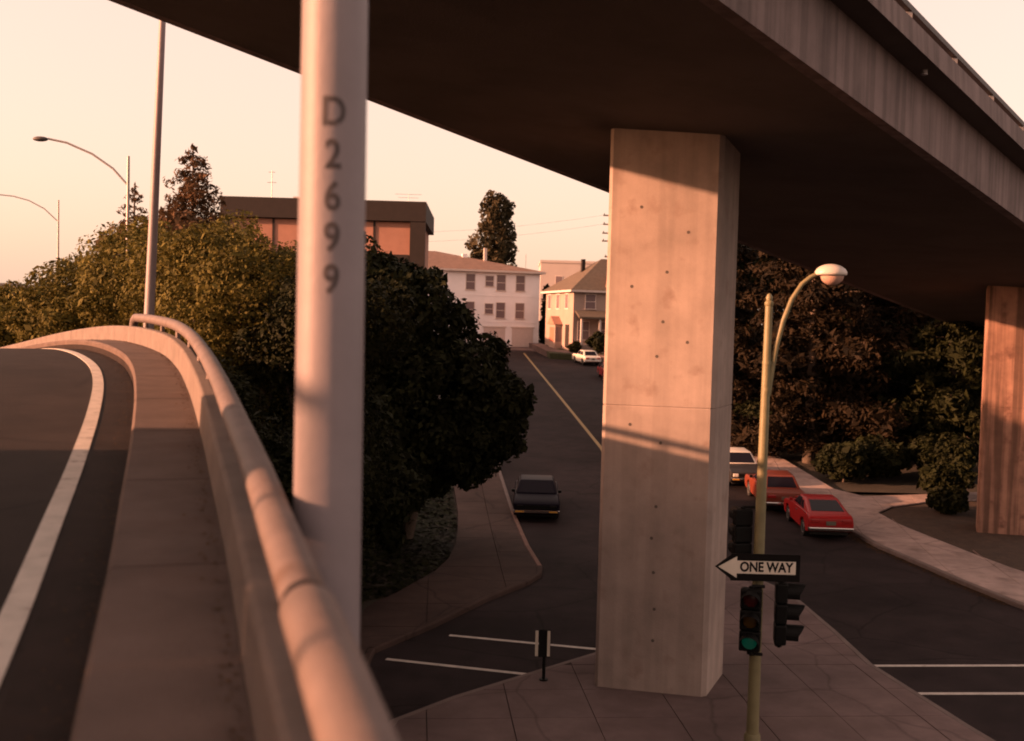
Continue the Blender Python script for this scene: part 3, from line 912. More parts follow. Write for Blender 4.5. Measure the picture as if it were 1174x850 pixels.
# ------------------------------------------------------------------ vehicles
def car(name, label, loc, rz, paint, style='sedan', slope=0.0, top=None, plate_front=False):
    root = tag(empty(name, loc, rz), label, 'car', 'cars on the street')
    root.rotation_euler = (0, -slope, rz)
    pm = PAINT[paint]
    hwid = .83
    if style == 'fastback':
        prof = [(-2.08, .36), (-2.14, .60), (-2.10, .84), (-1.95, .93), (-1.2, .95), (-.1, .93), (.75, .92), (1.9, .80), (2.06, .70), (2.08, .40), (1.98, .26)]
        gh = dict(b=(-1.90, .82), t=(-.62, .12), zt=1.31, zb=.925)
        wx, wr = (-1.22, 1.30), .31
    elif style == 'truck':
        prof = [(-2.2, .50), (-2.24, .80), (-2.2, 1.02), (-1.0, 1.08), (.2, 1.10), (.95, 1.08), (2.0, 1.00), (2.14, .88), (2.16, .50), (2.0, .40)]
        gh = dict(b=(-2.15, .98), t=(-2.0, .45), zt=1.82, zb=1.08)
        wx, wr = (-1.35, 1.35), .37
    else:
        prof = [(-2.18, .36), (-2.24, .62), (-2.18, .86), (-2.05, .91), (-1.3, .93), (-.1, .92), (.80, .92), (2.0, .84), (2.18, .74), (2.20, .42), (2.06, .28)]
        gh = dict(b=(-1.55, .92), t=(-.95, .22), zt=1.38, zb=.915)
        wx, wr = (-1.30, 1.32), .32
    # side outline with wheel arches
    bot = []
    for w in sorted(wx, reverse=True):
        bot += [(w + (wr + .07) * math.cos(R(a)), wr + (wr + .07) * math.sin(R(a))) for a in range(-20, 201, 20)]
    zsill = .25 if style != 'truck' else .38
    bot = [(x, max(z, zsill)) for x, z in bot]
    poly = prof + bot
    q = MB(); n = len(poly)
    for y, k in ((-hwid + .02, 0), (-hwid, 1), (hwid, 1), (hwid - .02, 0)):
        pass
    lay = [(-hwid + .10, .985), (-hwid, 1.0), (hwid, 1.0), (hwid - .10, .985)]
    zc = .62
    for idx, y in enumerate((-hwid, hwid)):
        q.v += [(x, y * (1 - .07 * max(0, z - zc) / .4 - .05 * max(0, zc - z) / .4), z) for x, z in poly]
    q.f = [tuple(range(n)), tuple(range(n, 2 * n))[::-1]] + [(i, n + i, n + (i + 1) % n, (i + 1) % n) for i in range(n)]
    body = q.build('body', pm, root, bevel=.05, seg=3, smooth=True)
    MB().box(-1.9, 1.9, -.66, .66, .2 if style != 'truck' else .34, .5).build('underbody', M['underbody'], root)
    # greenhouse
    (bx0, bx1), (tx0, tx1), zt, zb = gh['b'], gh['t'], gh['zt'], gh['zb']
    wb, wt = .755, .60 if style != 'truck' else .68
    B = [(bx0, -wb, zb), (bx1, -wb, zb), (bx1, wb, zb), (bx0, wb, zb), (tx0, -wt, zt), (tx1, -wt, zt), (tx1, wt, zt), (tx0, wt, zt)]
    cab = MB().add(B, [(0, 3, 2, 1), (4, 5, 6, 7), (0, 1, 5, 4), (1, 2, 6, 5), (2, 3, 7, 6), (3, 0, 4, 7)]).build('cabin', PAINT[top] if top else pm, root, bevel=.06, seg=3, smooth=True)

    def pane(a, b_, c, d, u0, u1, v0, v1, name):
        a, b_, c, d = (Vector(B[i]) for i in (a, b_, c, d))       # a,b lower edge; d,c upper edge
        nrm = (b_ - a).cross(d - a).normalized()
        mid = (a + b_ + c + d) / 4
        if nrm.dot(mid - Vector((0, 0, zb + .15))) < 0: nrm = -nrm
        P = lambda u, v: (a.lerp(b_, u)).lerp(d.lerp(c, u), v)
        V = [P(u0, v0), P(u1, v0), P(u1, v1), P(u0, v1)]
        MB().add([tuple(p_ + nrm * .008) for p_ in V] + [tuple(p_ - nrm * .02) for p_ in V],
                 [(0, 1, 2, 3), (7, 6, 5, 4), (0, 4, 5, 1), (1, 5, 6, 2), (2, 6, 7, 3), (3, 7, 4, 0)]).build(name, M['carglass'], root)
    pane(1, 2, 6, 5, .07, .93, .10, .90, 'windscreen')
    pane(0, 3, 7, 4, .09, .91, .22 if style == 'fastback' else .12, .88, 'rear_window')
    for i0, i1, i2, i3 in ((0, 1, 5, 4), (3, 2, 6, 7)):
        if style == 'fastback':
            pane(i0, i1, i2, i3, .50, .93, .12, .84, 'side_window'); pane(i0, i1, i2, i3, .28, .47, .12, .70, 'quarter_window')
        else:
            pane(i0, i1, i2, i3, .53, .93, .12, .84, 'side_window'); pane(i0, i1, i2, i3, .10, .49, .12, .84, 'side_window')
    # wheels
    tm = MB().lathe([(wr * .62, -.09), (wr * .95, -.10), (wr, -.06), (wr, .06), (wr * .95, .10), (wr * .62, .09)], (0, 0, 0), 'y', 24)
    rm = MB().lathe([(wr * .60, -.095), (wr * .62, -.085), (wr * .62, .085), (wr * .60, .095), (wr * .22, .07)], (0, 0, 0), 'y', 18)
    for x in wx:
        for sy_ in (-1, 1):
            t_ = tm.build('wheel', M['tyre'], root, smooth=True); t_.location = (x, sy_ * (hwid - .13), wr)
            rm.build('rim', M['rim'], t_, smooth=True)
    xr, xf = prof[1][0], prof[-2][0]
    zbump = .46 if style != 'truck' else .62
    MB().box(xf - .10, xf + .09, -hwid + .02, hwid - .02, zbump - .07, zbump + .06).build('front_bumper', M['chrome' if style != 'sedan_dark' else 'black'], root, bevel=.03)
    MB().box(xr - .09, xr + .12, -hwid + .02, hwid - .02, zbump - .06, zbump + .07).build('rear_bumper', M['chrome'] if paint not in ('navy',) else M['black'], root, bevel=.03)
    zl = .70 if style != 'truck' else .88
    for sy_ in (-1, 1):
        y0, y1 = sorted((sy_ * .40, sy_ * .72))
        MB().box(xr - .015, xr + .08, y0, y1, zl - .02, zl + .10).build('tail_lamp', M['tail'], root, bevel=.015)
        y0, y1 = sorted((sy_ * .46, sy_ * .70))
        hx = prof[-3][0]
        MB().box(hx - .08, hx + .05, y0, y1, zl - .14, zl - .0).build('head_lamp', M['headlamp'] if paint != 'navy' else M['black'], root, bevel=.02)
        y0, y1 = sorted((sy_ * .44, sy_ * .74))
        MB().box(xf + .02, xf + .10, y0, y1, zbump - .03, zbump + .03).build('turn_lamp', M['amber'], root)
        MB().box(.62, .74, sy_ * .84 - .06, sy_ * .84 + .06, zb + .02, zb + .14).build('mirror', M['black'] if paint != 'red' else pm, root, bevel=.02)
        MB().box(-.28, -.12, sy_ * (hwid * .985) - .012, sy_ * (hwid * .985) + .012, zb - .16, zb - .13).build('door_handle', M['chrome'], root)
    MB().box(xr - .03, xr + .02, -.17, .17, .60 if style != 'truck' else .74, .74 if style != 'truck' else .88).build('number_plate', M['plate'], root)
    MB().box(prof[-3][0] - .04, prof[-3][0] + .035, -.42, .42, zl - .14, zl - .01).build('grille', M['black'], root)
    return root


SL = math.atan(.055)
def street_dir(dx=-.045): return math.atan2(1, dx)
car('fastback_car', 'bright red fastback coupe, nearest of the cars parked by the kerb', (11.72, 41.2, zg(41.2) + .005), R(88), 'red', 'fastback', slope=SL * .6)
car('parked_car', 'orange-red sedan parked in front of the bright red fastback', (11.2, 45.9, zg(45.9) + .005), R(89), 'orange', 'sedan', slope=SL)
car('parked_car', 'dark sedan with a white roof parked ahead of the orange-red sedan', (10.6, 50.8, zg(50.8) + .005), R(-87), 'charcoal', 'sedan', slope=-SL, top='white')
car('dark_sedan', 'dark navy sedan driving down the street towards the island', (1.10, 43.2, zg(43.2) + .005), R(-91), 'navy', 'sedan', slope=-SL * .6).scale = (1, 1.08, .93)
car('parked_car', 'small white sedan parked far up the street below the gabled house', (7.35, 108.5, zg(108.5) + .005), R(104), 'white', 'sedan', slope=SL)
car('parked_car', 'crimson sedan far up the street, half hidden by the broad column', (8.55, 95.2, zg(95.2) + .005), R(94), 'crimson', 'sedan', slope=SL)


# ------------------------------------------------------------------ trees and shrubs
rng = np.random.default_rng(11)


def leaves(lobes, n, size, mt, name, parent, shell=.62, up=.25, aspect=.55, world=True, lump=.35, rag=12):
    """leaf faces scattered through uneven lobes; lobes: (cx,cy,cz,rx,ry,rz)"""
    lb = np.array(lobes, float)
    if rag:                                      # ragged outline: many small sprigs standing out of each lobe
        ex = []
        for l in lobes:
            for _ in range(rag):
                v = rng.normal(size=3); v /= np.linalg.norm(v)
                f_ = rng.uniform(.82, 1.12); q_ = rng.uniform(.16, .36)
                ex.append((l[0] + v[0] * l[3] * f_, l[1] + v[1] * l[4] * f_, l[2] + v[2] * l[5] * f_, l[3] * q_, l[4] * q_, l[5] * q_))
        lb = np.vstack([lb, np.array(ex)])
    w = (lb[:, 3] * lb[:, 4] * lb[:, 5]) ** (2 / 3); w /= w.sum()
    idx = rng.choice(len(lb), n, p=w)
    d = rng.normal(size=(n, 3)); d /= np.linalg.norm(d, axis=1)[:, None]
    # lumpy outline: sub-clumps push the surface in and out
    k = 34
    cd_ = rng.normal(size=(len(lb), k, 3)); cd_ /= np.linalg.norm(cd_, axis=2)[:, :, None]
    amp = rng.uniform(-lump, lump * .6, size=(len(lb), k))
    dots = np.einsum('nj,nkj->nk', d, cd_[idx])
    near_ = dots.argmax(1)
    rad = shell + (1 - shell) * rng.random(n) ** .55
    rad = rad * (1 + amp[idx, near_] * .55 + .16 * (dots.max(1) - .9) / .1)
    pos = lb[idx, :3] + d * lb[idx, 3:] * rad[:, None]
    nrm = d * .7 + rng.normal(size=(n, 3)) * .55 + np.array([0, 0, up]); nrm /= np.linalg.norm(nrm, axis=1)[:, None]
    t = rng.normal(size=(n, 3)); t -= nrm * (t * nrm).sum(1)[:, None]; t /= np.linalg.norm(t, axis=1)[:, None]
    bt = np.cross(nrm, t)
    sz = size * rng.lognormal(0, .38, n)[:, None]
    off = np.array(parent.location) if world else 0
    V = np.empty((n, 4, 3))
    V[:, 0] = pos - t * sz; V[:, 1] = pos + bt * sz * aspect + nrm * sz * .12; V[:, 2] = pos + t * sz; V[:, 3] = pos - bt * sz * aspect + nrm * sz * .12
    V = V.reshape(-1, 3) - off
    me = bpy.data.meshes.new(name)
    me.vertices.add(n * 4); me.vertices.foreach_set('co', V.ravel())
    me.loops.add(n * 4); me.loops.foreach_set('vertex_index', np.arange(n * 4, dtype=np.int32))
    me.polygons.add(n); me.polygons.foreach_set('loop_start', np.arange(0, n * 4, 4, dtype=np.int32))
    me.update(); me.validate()
    me.materials.append(mt)
    o = bpy.data.objects.new(name, me); col.objects.link(o); o.parent = parent
    return o


def limbs(parent, base, tops, r0, name='trunk', mt=None):
    q = MB()
    b0 = Vector(base)
    tp = [Vector(t) for t in tops]
    fork = b0.lerp(sum(tp, Vector()) / len(tp), .35)
    q.tube([tuple(b0), tuple(b0.lerp(fork, .5) + Vector((.05, .03, 0))), tuple(fork)], [r0, r0 * .8, r0 * .7], 10)
    for t in tp:
        md = fork.lerp(t, .5) + Vector((random.uniform(-.2, .2), random.uniform(-.2, .2), .15))
        q.tube([tuple(fork), tuple(md), tuple(t)], [r0 * .55, r0 * .34, r0 * .12], 8)
    return q.build(name, mt or M['bark'], parent, smooth=True, world=True)


def tree(name, label, base, lobes, n, size, leaf, r0=.16, group=None, cat='tree', **kw):
    root = tag(empty(name, base), label, cat, group)
    limbs(root, base, [l[:3] for l in lobes], r0)
    leaves(lobes, n, size, LEAF[leaf], 'crown', root, **kw)
    return root


def shrub_lobes(c, r_, k=7, sq=1.0):
    out = [(c[0], c[1], c[2], r_ * .8, r_ * .8, r_ * .8 * sq)]
    for i in range(k):
        a = 2 * math.pi * i / k + random.uniform(-.3, .3); e = random.uniform(-.25, .8)
        rr = r_ * random.uniform(.38, .58)
        out.append((c[0] + r_ * .62 * math.cos(a) * math.cos(e), c[1] + r_ * .62 * math.sin(a) * math.cos(e), c[2] + r_ * .66 * sq * math.sin(e), rr, rr, rr * .9))
    return out


def on_hill(x, y): return terrain(x, y) - .05


# shrubs along the outside of the ramp bend
SH = [((-19.3, 37.5, 5.9), 2.1, 'olive shrub at the photo\'s edge where the ramp bends out of sight'),
      ((-15.9, 36.0, 6.3), 2.3, 'olive shrub below the fainter distant highway lamp'),
      ((-13.0, 34.2, 7.2), 2.5, 'tall olive shrub beneath the curved-arm highway lamp'),
      ((-10.5, 32.2, 7.9), 2.5, 'dense olive shrub just before the foot of the slim light pole'),
      ((-8.1, 29.8, 7.9), 2.5, 'dense olive shrub behind the slim light pole at the ramp bend'),
      ((-6.6, 27.4, 7.9), 2.35, 'sunlit olive shrub below the flat-roofed dark building'),
      ((-4.6, 26.6, 7.0), 2.0, 'olive shrub hidden mostly by the stencilled light pole'),
      ((-7.7, 25.6, 5.7), 1.3, 'low shrub just outside the bend of the ramp parapet'),
      ((-6.9, 22.4, 5.4), 1.8, 'shaded shrub pressed against the outside of the pipe rail'),
      ((-4.9, 20.4, 4.3), 1.9, 'dark shrub below the rail beside the stencilled light pole')]
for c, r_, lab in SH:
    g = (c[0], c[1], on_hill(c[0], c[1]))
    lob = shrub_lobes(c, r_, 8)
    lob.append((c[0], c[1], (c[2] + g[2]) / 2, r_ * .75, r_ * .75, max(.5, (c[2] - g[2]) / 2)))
    tree('roadside_shrub', lab, g, lob, 42000, .046 * (1.0 if c[1] < 30 else 1.2), 'olive' if c[0] < -5.5 and c[1] > 25 else 'dark', .12, 'shrubs along the outside of the ramp bend', 'shrub', rag=6, lump=.28)  # shade put into the colour: shrubs by the pole and rail take darker leaves
# understorey that fills the slope below them
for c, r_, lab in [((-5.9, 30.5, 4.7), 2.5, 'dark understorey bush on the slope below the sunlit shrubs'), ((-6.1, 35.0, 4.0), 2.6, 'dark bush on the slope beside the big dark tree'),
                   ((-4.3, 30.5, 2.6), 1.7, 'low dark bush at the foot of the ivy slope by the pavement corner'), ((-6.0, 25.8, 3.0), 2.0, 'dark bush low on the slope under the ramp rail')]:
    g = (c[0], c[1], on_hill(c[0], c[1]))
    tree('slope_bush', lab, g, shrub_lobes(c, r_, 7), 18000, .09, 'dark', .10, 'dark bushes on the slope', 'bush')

# the big dark tree over the pavement
K = 38 / 1250
def lp(px, py, r_, Y=36.2, rz=1.0):
    r_ = r_ * .95
    return ((px - 587 + .026 * (py - 425)) / 1250 * Y, Y + random.uniform(-1, 1), CAM_Z - (py - 370 - .026 * (px - 587)) / 1250 * Y, r_, r_, r_ * rz)
tl = [lp(440, 345, 1.55), lp(478, 365, 1.5), lp(505, 385, 1.25), lp(430, 420, 1.9), lp(495, 440, 1.9), lp(545, 430, 1.2), lp(562, 470, 1.2), lp(540, 500, 1.25), lp(455, 500, 2.0), lp(500, 525, 1.3), lp(425, 560, 1.6), lp(570, 505, .85), lp(585, 480, .65), lp(590, 455, .6), lp(410, 320, 1.3), lp(395, 390, 1.6), lp(548, 535, .7)]
tree('broadleaf_tree', 'big dark broadleaf tree overhanging the corner pavement in front of the white house', (-3.5, 36.8, on_hill(-3.5, 36.8)), tl, 75000, .098, 'dark', .28, None, lump=.4)
# ivy on the slope
n_iv = 26000
xi = rng.uniform(-9, -1.9, n_iv); yi = rng.uniform(20, 52, n_iv)
ivy = empty('ivy', (0, 0, 0))
bpy.data.objects.remove(ivy)
edge = np.interp(yi, [13, 20, 24.5, 27.6, 29.4, 32.3, 34, 38.5, 47, 53], [-5.4, -5.2, -4.7, -3.9, -3.06, -2.15, -1.85, -1.78, -2.41, -2.65])
ok = xi < edge - .05
xi, yi = xi[ok], yi[ok]
V = []
for x, y in zip(xi, yi):
    z = terrain(x, y) + random.uniform(.03, .14); s_ = random.uniform(.05, .11)
    a = random.uniform(0, 6.28); t = Vector((math.cos(a), math.sin(a), random.uniform(-.3, .3))) * s_; u = Vector((-math.sin(a), math.cos(a), random.uniform(-.4, .4))) * s_
    p = Vector((x, y, z)); V += [p - t, p + u, p + t, p - u]
q = MB(); q.v = [tuple(v) for v in V]; q.f = [(4 * i, 4 * i + 1, 4 * i + 2, 4 * i + 3) for i in range(len(V) // 4)]
iv = q.build('ivy_ground_cover', LEAF['dark'], fix=False)
tag(iv, 'dark ivy ground cover on the slope beside the corner pavement', 'ivy', kind='stuff')


def conifer(name, label, base, h, r_, n, leaf, size, layers=9, gap=.5, group=None, lean=0.0, bottom=.12):
    """straight trunk, drooping uneven boughs, foliage in many small sprays with gaps between"""
    root = tag(empty(name, base), label, 'tree', group)
    MB().tube([base, (base[0] + lean * .5, base[1], base[2] + h * .5), (base[0] + lean, base[1], base[2] + h)], [h * .016 + .05, h * .010 + .03, .02], 10).build('trunk', M['bark'], root, smooth=True, world=True)
    lob = [(base[0] + lean, base[1], base[2] + h * .985, .18, .18, h * .03)]; q = MB()
    nb = layers * 7
    for i in range(nb):
        t = bottom + (.97 - bottom) * (i + random.random()) / nb
        rr = r_ * (1.02 - t) ** .75 * random.uniform(.45, 1.12)
        a = i * 2.399 + random.uniform(-.5, .5)
        ca, sa = math.cos(a), math.sin(a)
        x0, z0 = base[0] + lean * t, base[2] + h * t
        q.tube([(x0, base[1], z0), (x0 + rr * .55 * ca, base[1] + rr * .55 * sa, z0 + rr * .02), (x0 + rr * ca, base[1] + rr * sa, z0 - rr * .16)], [.05, .03, .012], 5)
        for f_ in (.35, .65, .95):
            s_ = max(.16, rr * random.uniform(.20, .34))
            lob.append((x0 + rr * f_ * ca, base[1] + rr * f_ * sa, z0 - rr * .16 * f_ + random.uniform(-.1, .1), s_ * 1.15, s_ * 1.15, s_ * gap))
    q.build('branch_framework', M['bark'], root, world=True)['kind'] = 'stuff'
    leaves(lob, n, size, LEAF[leaf], 'crown', root, shell=.1, aspect=.35, lump=.3, rag=0)
    return root


conifer('conifer_tree', 'reddish conifer standing behind the slim light pole', (-18.3, 62, 5.5), 11.6, 4.6, 17000, 'bronze', .12, 9, .95, bottom=.3)
conifer('conifer_tree', 'thin sparse conifer beside the curved-arm highway lamp', (-21.6, 62, 5.5), 9.4, 3.4, 2600, 'bronze', .11, 4, .8, bottom=.45)
tree('broadleaf_tree', 'round dark tree behind the shrubs below the reddish conifer', (-19.5, 58, 5), [(-20.0, 58, 10.6, 1.9, 1.9, 1.7), (-17.6, 58, 11.2, 2.0, 2, 2.0), (-15.6, 58, 10.4, 2.0, 2, 1.6)], 7000, .17, 'bronze', .2)
# tall tree behind the white house
tt = [(-2.9, 150, 22.2, 2.1, 2, 2.9), (-3.6, 150, 18.4, 2.5, 2.2, 3.0), (-2.3, 150, 19.0, 2.3, 2, 3.2), (-4.0, 150, 14.8, 2.4, 2, 2.6), (-2.4, 150, 15.0, 2.6, 2, 3.0), (-2.0, 150, 23.4, 1.5, 1.4, 1.6), (-3.2, 150, 11.5, 2.6, 2.2, 3)]
tree('eucalyptus_tree', 'tall narrow dark tree rising behind the white house roof', (-3, 150, 4.9), tt, 10000, .26, 'euca', .4, lump=.4)

# dark trees beyond the overpass, right of the column
RT = [('conifer', 11.6, 62, 18, 3.8, 'dark conifer nearest the broad column, behind the white-roofed vehicle'), ('conifer', 15.4, 56, 16.5, 4.0, 'dark conifer with sunlit branch tips behind the street lamp head'), ('conifer', 19.0, 59, 17, 4.2, 'dark conifer above the clipped shrubs beyond the mulch bed'),
      ('conifer', 22.6, 56, 14, 4.0, 'dark conifer next to the far column'), ('conifer', 26.5, 60, 15, 4.2, 'dark conifer behind the far column'), ('conifer', 17.2, 66, 20, 4.4, 'taller dark conifer in the second row behind the street lamp'), ('conifer', 13.2, 72, 20, 4.4, 'distant dark conifer between the column and the street lamp'),
      ('conifer', 24.4, 68, 16, 4.2, 'dark conifer in the second row near the far column'), ('conifer', 30.5, 64, 16, 4.6, 'dark conifer at the photo\'s edge beyond the far column')]
for kd, x, y, h, r_, lab in RT:
    conifer('dark_conifer', lab, (x, y, terrain(x, y) - .05), h, r_, 20000, 'pine' if x < 20 else 'dark', .17, 10, .7, 'dark conifers beyond the overpass', bottom=.06)
# a dense thicket closing the view behind them
lob = []
for i in range(46):
    x = 12.5 + i * .62 + random.uniform(-.6, .6); y = 76 + random.uniform(-4, 6)
    lob.append((x, y, terrain(x, y) + random.uniform(1, 13.0), 2.5, 2.2, 2.5))
th = empty('thicket', (0, 0, 0)); 
wood = leaves(lob, 55000, .27, LEAF['dark'], 'far_woods', th, shell=.3)
wood.parent = None; bpy.data.objects.remove(th)
tag(wood, 'dark mass of far woods behind the conifers under the overpass', 'woods', kind='stuff')
for c, r_, lab in [((15.7, 51.0, .9), 1.25, 'low rounded shrub behind the bright red fastback'), ((17.6, 52.0, 1.0), 1.35, 'low rounded shrub beside the branching path'), ((18.0, 44.5, .55), .75, 'small shrub at the inner edge of the mulch bed'), ((19.2, 47.4, .95), 1.0, 'broad low shrub between the path and the far column'), ((20.6, 51.5, 1.2), 1.5, 'dark shrub behind the far column\'s foot'), ((13.6, 60.0, 1.6), 1.4, 'dark shrub by the kerb behind the parked cars')]:
    tree('low_shrub', lab, (c[0], c[1], terrain(c[0], c[1])), shrub_lobes((c[0], c[1], c[2] + terrain(c[0], c[1])), r_, 6, .75), 7000, .10, 'dark', .06, 'low shrubs beyond the mulch bed', 'shrub')


# ------------------------------------------------------------------ buildings
def wall_window(root, x, z, w, h, y, mt_glass, frame=True, sill=True, muntin=True, depth=.10, double=True):
    """window set in a wall whose outer face is the plane y (outside is -y); coordinates local to the house"""
    wnd = MB()
    t = .07
    wnd.box(x - w / 2 - t, x + w / 2 + t, y - .05, y - .002, z + h / 2, z + h / 2 + t)
    wnd.box(x - w / 2 - t, x - w / 2, y - .05, y - .002, z - h / 2, z + h / 2)
    wnd.box(x + w / 2, x + w / 2 + t, y - .05, y - .002, z - h / 2, z + h / 2)
    o = wnd.build('window', M['trim'], root)
    MB().box(x - w / 2, x + w / 2, y - .014, y - .004, z - h / 2, z + h / 2).build('pane', mt_glass, o)
    if double: MB().box(x - w / 2, x + w / 2, y - .032, y - .015, z - .03, z + .03).build('sash_bar', M['trim'], o)
    if sill: MB().box(x - w / 2 - .12, x + w / 2 + .12, y - .12, y - .003, z - h / 2 - .08, z - h / 2 - .003).build('sill', M['trim'], o)
    return o


# white three-storey house at the top of the street
wz = zg(128) - .05
wh = tag(empty('white_house', (3.0, 128, wz), R(14.0)), 'white three-storey stucco house with red roof and two garage doors', 'house')
HWID, HDEP, HEV = 19.0, 11.0, 8.95
MB().box(-HWID, 0, 0, HDEP, -1.2, HEV).build('wall', M['stucco'], wh)
MB().add([(-HWID - .5, -.5, HEV), (.5, -.5, HEV), (.5, HDEP + .5, HEV), (-HWID - .5, HDEP + .5, HEV), (-HWID + 5, HDEP / 2, HEV + 2.3), (-11.5, HDEP / 2, HEV + 2.3)],
         [(0, 1, 5, 4), (1, 2, 5), (2, 3, 4, 5), (3, 0, 4), (0, 3, 2, 1)]).build('roof', M['redroof'], wh)
MB().box(-HWID - .55, .55, -.55, -.42, HEV - .22, HEV - .004).build('eave_fascia', M['trim'], wh)
MB().box(.42, .55, -.42, HDEP + .5, HEV - .22, HEV - .004).build('eave_fascia', M['trim'], wh)
MB().box(-6.2, -5.85, 2.6, 2.95, HEV + .6, HEV + 2.7).build('vent_pipe', M['trim'], wh)
MB().box(-8.6, -8.0, 3.6, 4.2, HEV + .8, HEV + 2.0).build('chimney', M['stucco'], wh)
def hx(px): return (px - 617) * 128 / 1250
for zc in (7.55, 4.35):
    for px, w, h in ((499, 1.0, 1.75), (536, 1.0, 1.75), (558, .92, 1.15), (571.5, 1.0, 1.75), (594, 1.0, 1.75)):
        wall_window(wh, hx(px), zc + (.15 if h < 1.5 else 0), w, h, 0, M['glass'])
for z in (5.95, 2.95):
    MB().box(-HWID, .0, -.03, -.002, z, z + .10).build('belt_course', M['stucco'], wh)
for px in (565, 598):
    g = MB().box(hx(px) - 1.28, hx(px) + 1.28, -.035, -.003, .1, 2.35).build('garage_door', M['garage'], wh)
    MB().box(hx(px) - 1.42, hx(px) + 1.42, -.10, -.036, 2.35, 2.5).build('lintel', M['trim'], g)
    for z in (.65, 1.2, 1.75):
        MB().box(hx(px) - 1.24, hx(px) + 1.24, -.05, -.036, z, z + .46).build('door_panel', M['garage'], g)
MB().tube([(-1.0, 3, HEV + .5), (-1.0, 3, HEV + 2.2)], .03, 6).build('vent_stack', M['steel'], wh)
# television antenna on its roof
an = tag(empty('roof_antenna', (-13.0, 132, wz + HEV + 1.2)), 'thin television antenna on the white house roof', 'antenna', 'roof antennas')
MB().tube([(0, 0, -.3), (0, 0, 8)], .035, 6).build('mast', M['steel'], an)
for z, w in ((7.9, 1.6), (7.5, 1.2), (6.6, 1.0)):
    MB().tube([(-w, 0, z), (w, 0, z)], .022, 6).build('element', M['steel'], an)

# gabled house to its right
gz = zg(116) + 1.25
gh_ = tag(empty('gabled_house', (6.35, 116, gz), R(16)), 'two-storey cream house with brown hipped roof, front porch and sunlit side wall', 'house')
W2, D2, E2 = 10.0, 9.6, 5.9
MB().box(0, W2, 0, D2, -1.6, E2).build('wall', M['stucco2'], gh_)
MB().add([(-.5, -.5, E2), (W2 + .5, -.5, E2), (W2 + .5, D2 + .5, E2), (-.5, D2 + .5, E2), (W2 * .48, D2 * .5, E2 + 3.7), (W2 * .55, D2 * .5, E2 + 3.7)],
         [(0, 1, 5, 4), (1, 2, 5), (2, 3, 4, 5), (3, 0, 4), (0, 3, 2, 1)]).build('roof', M['shingle'], gh_)
MB().box(-.52, W2 + .52, -.53, -.40, E2 - .22, E2 - .004).build('eave_fascia', M['trim'], gh_)
MB().box(-.53, -.40, -.40, D2 + .5, E2 - .22, E2 - .004).build('eave_fascia', M['trim'], gh_)
dm = MB().add([(3.6, -.2, E2 + .4), (5.6, -.2, E2 + .4), (4.6, -.2, E2 + 1.9), (3.6, 3, E2 + .4), (5.6, 3, E2 + .4), (4.6, 3, E2 + 1.9)], [(0, 1, 2), (3, 5, 4), (0, 2, 5, 3), (1, 4, 5, 2), (0, 3, 4, 1)]).build('dormer', M['tanpanel'], gh_)
MB().box(2.6, 3.0, 5.0, 5.4, E2 + 1.5, E2 + 3.6).build('chimney', M['brownwood'], gh_)
MB().box(6.0, 6.7, 4.8, 5.5, E2 + 2.5, E2 + 4.6).build('chimney', M['brownwood'], gh_)
wall_window(gh_, 1.9, 4.7, 1.1, 1.5, 0, M['glass']); wall_window(gh_, 4.6, 4.7, 1.1, 1.5, 0, M['glass']); wall_window(gh_, 8.0, 4.7, 1.1, 1.5, 0, M['glass'])
wall_window(gh_, 1.2, 1.6, 1.2, 1.9, 0, M['glass']); wall_window(gh_, 3.4, 1.7, 1.0, 1.7, 0, M['glass'])
pr = MB().add([(.2, -.01, 3.75), (9.6, -.01, 3.75), (9.9, -2.3, 3.05), (-.1, -2.3, 3.05), (.2, -.01, 3.55), (9.6, -.01, 3.55), (9.9, -2.3, 2.85), (-.1, -2.3, 2.85)], [(0, 1, 2, 3), (7, 6, 5, 4), (0, 4, 5, 1), (1, 5, 6, 2), (2, 6, 7, 3), (3, 7, 4, 0)]).build('porch_roof', M['shingle'], gh_)
MB().box(0, 9.8, -2.2, -.003, -1.6, .15).build('porch_floor', M['stucco2'], gh_)
for x in (.25, 2.3, 4.4, 6.6, 9.5):
    MB().box(x - .1, x + .1, -2.15, -1.95, .153, 2.86).build('porch_post', M['trim'], gh_)
# sunlit side wall: two windows above, a bay with its own little gable below
for y in (2.2, 5.2, 8.2):
    o = MB().box(-.05, -.002, y - .62, y + .62, 3.85, 5.6).build('window', M['trim'], gh_)
    MB().box(-.062, -.052, y - .5, y + .5, 3.97, 5.48).build('pane', M['glass'], o)
by = MB().box(-.8, -.003, 3.6, 5.8, -1.2, 2.2).build('bay', M['stucco2'], gh_)
MB().add([(-1.0, 3.4, 2.2), (-1.0, 6.0, 2.2), (-1.0, 4.7, 3.1), (-.004, 3.4, 2.2), (-.004, 6.0, 2.2), (-.004, 4.7, 3.1)], [(0, 1, 2), (3, 5, 4), (0, 2, 5, 3), (1, 4, 5, 2), (0, 3, 4, 1)]).build('bay_gable', M['tanpanel'], by)
MB().box(-.812, -.802, 3.9, 5.5, .3, 1.9).build('bay_window', M['porch'], by)
MB().box(-.7, -.1, 3.588, 3.598, .3, 1.9).build('bay_window', M['glass'], by)
MB().box(-.05, -.002, 1.2, 2.4, -.2, 2.2).build('side_door', M['brownwood'], gh_)

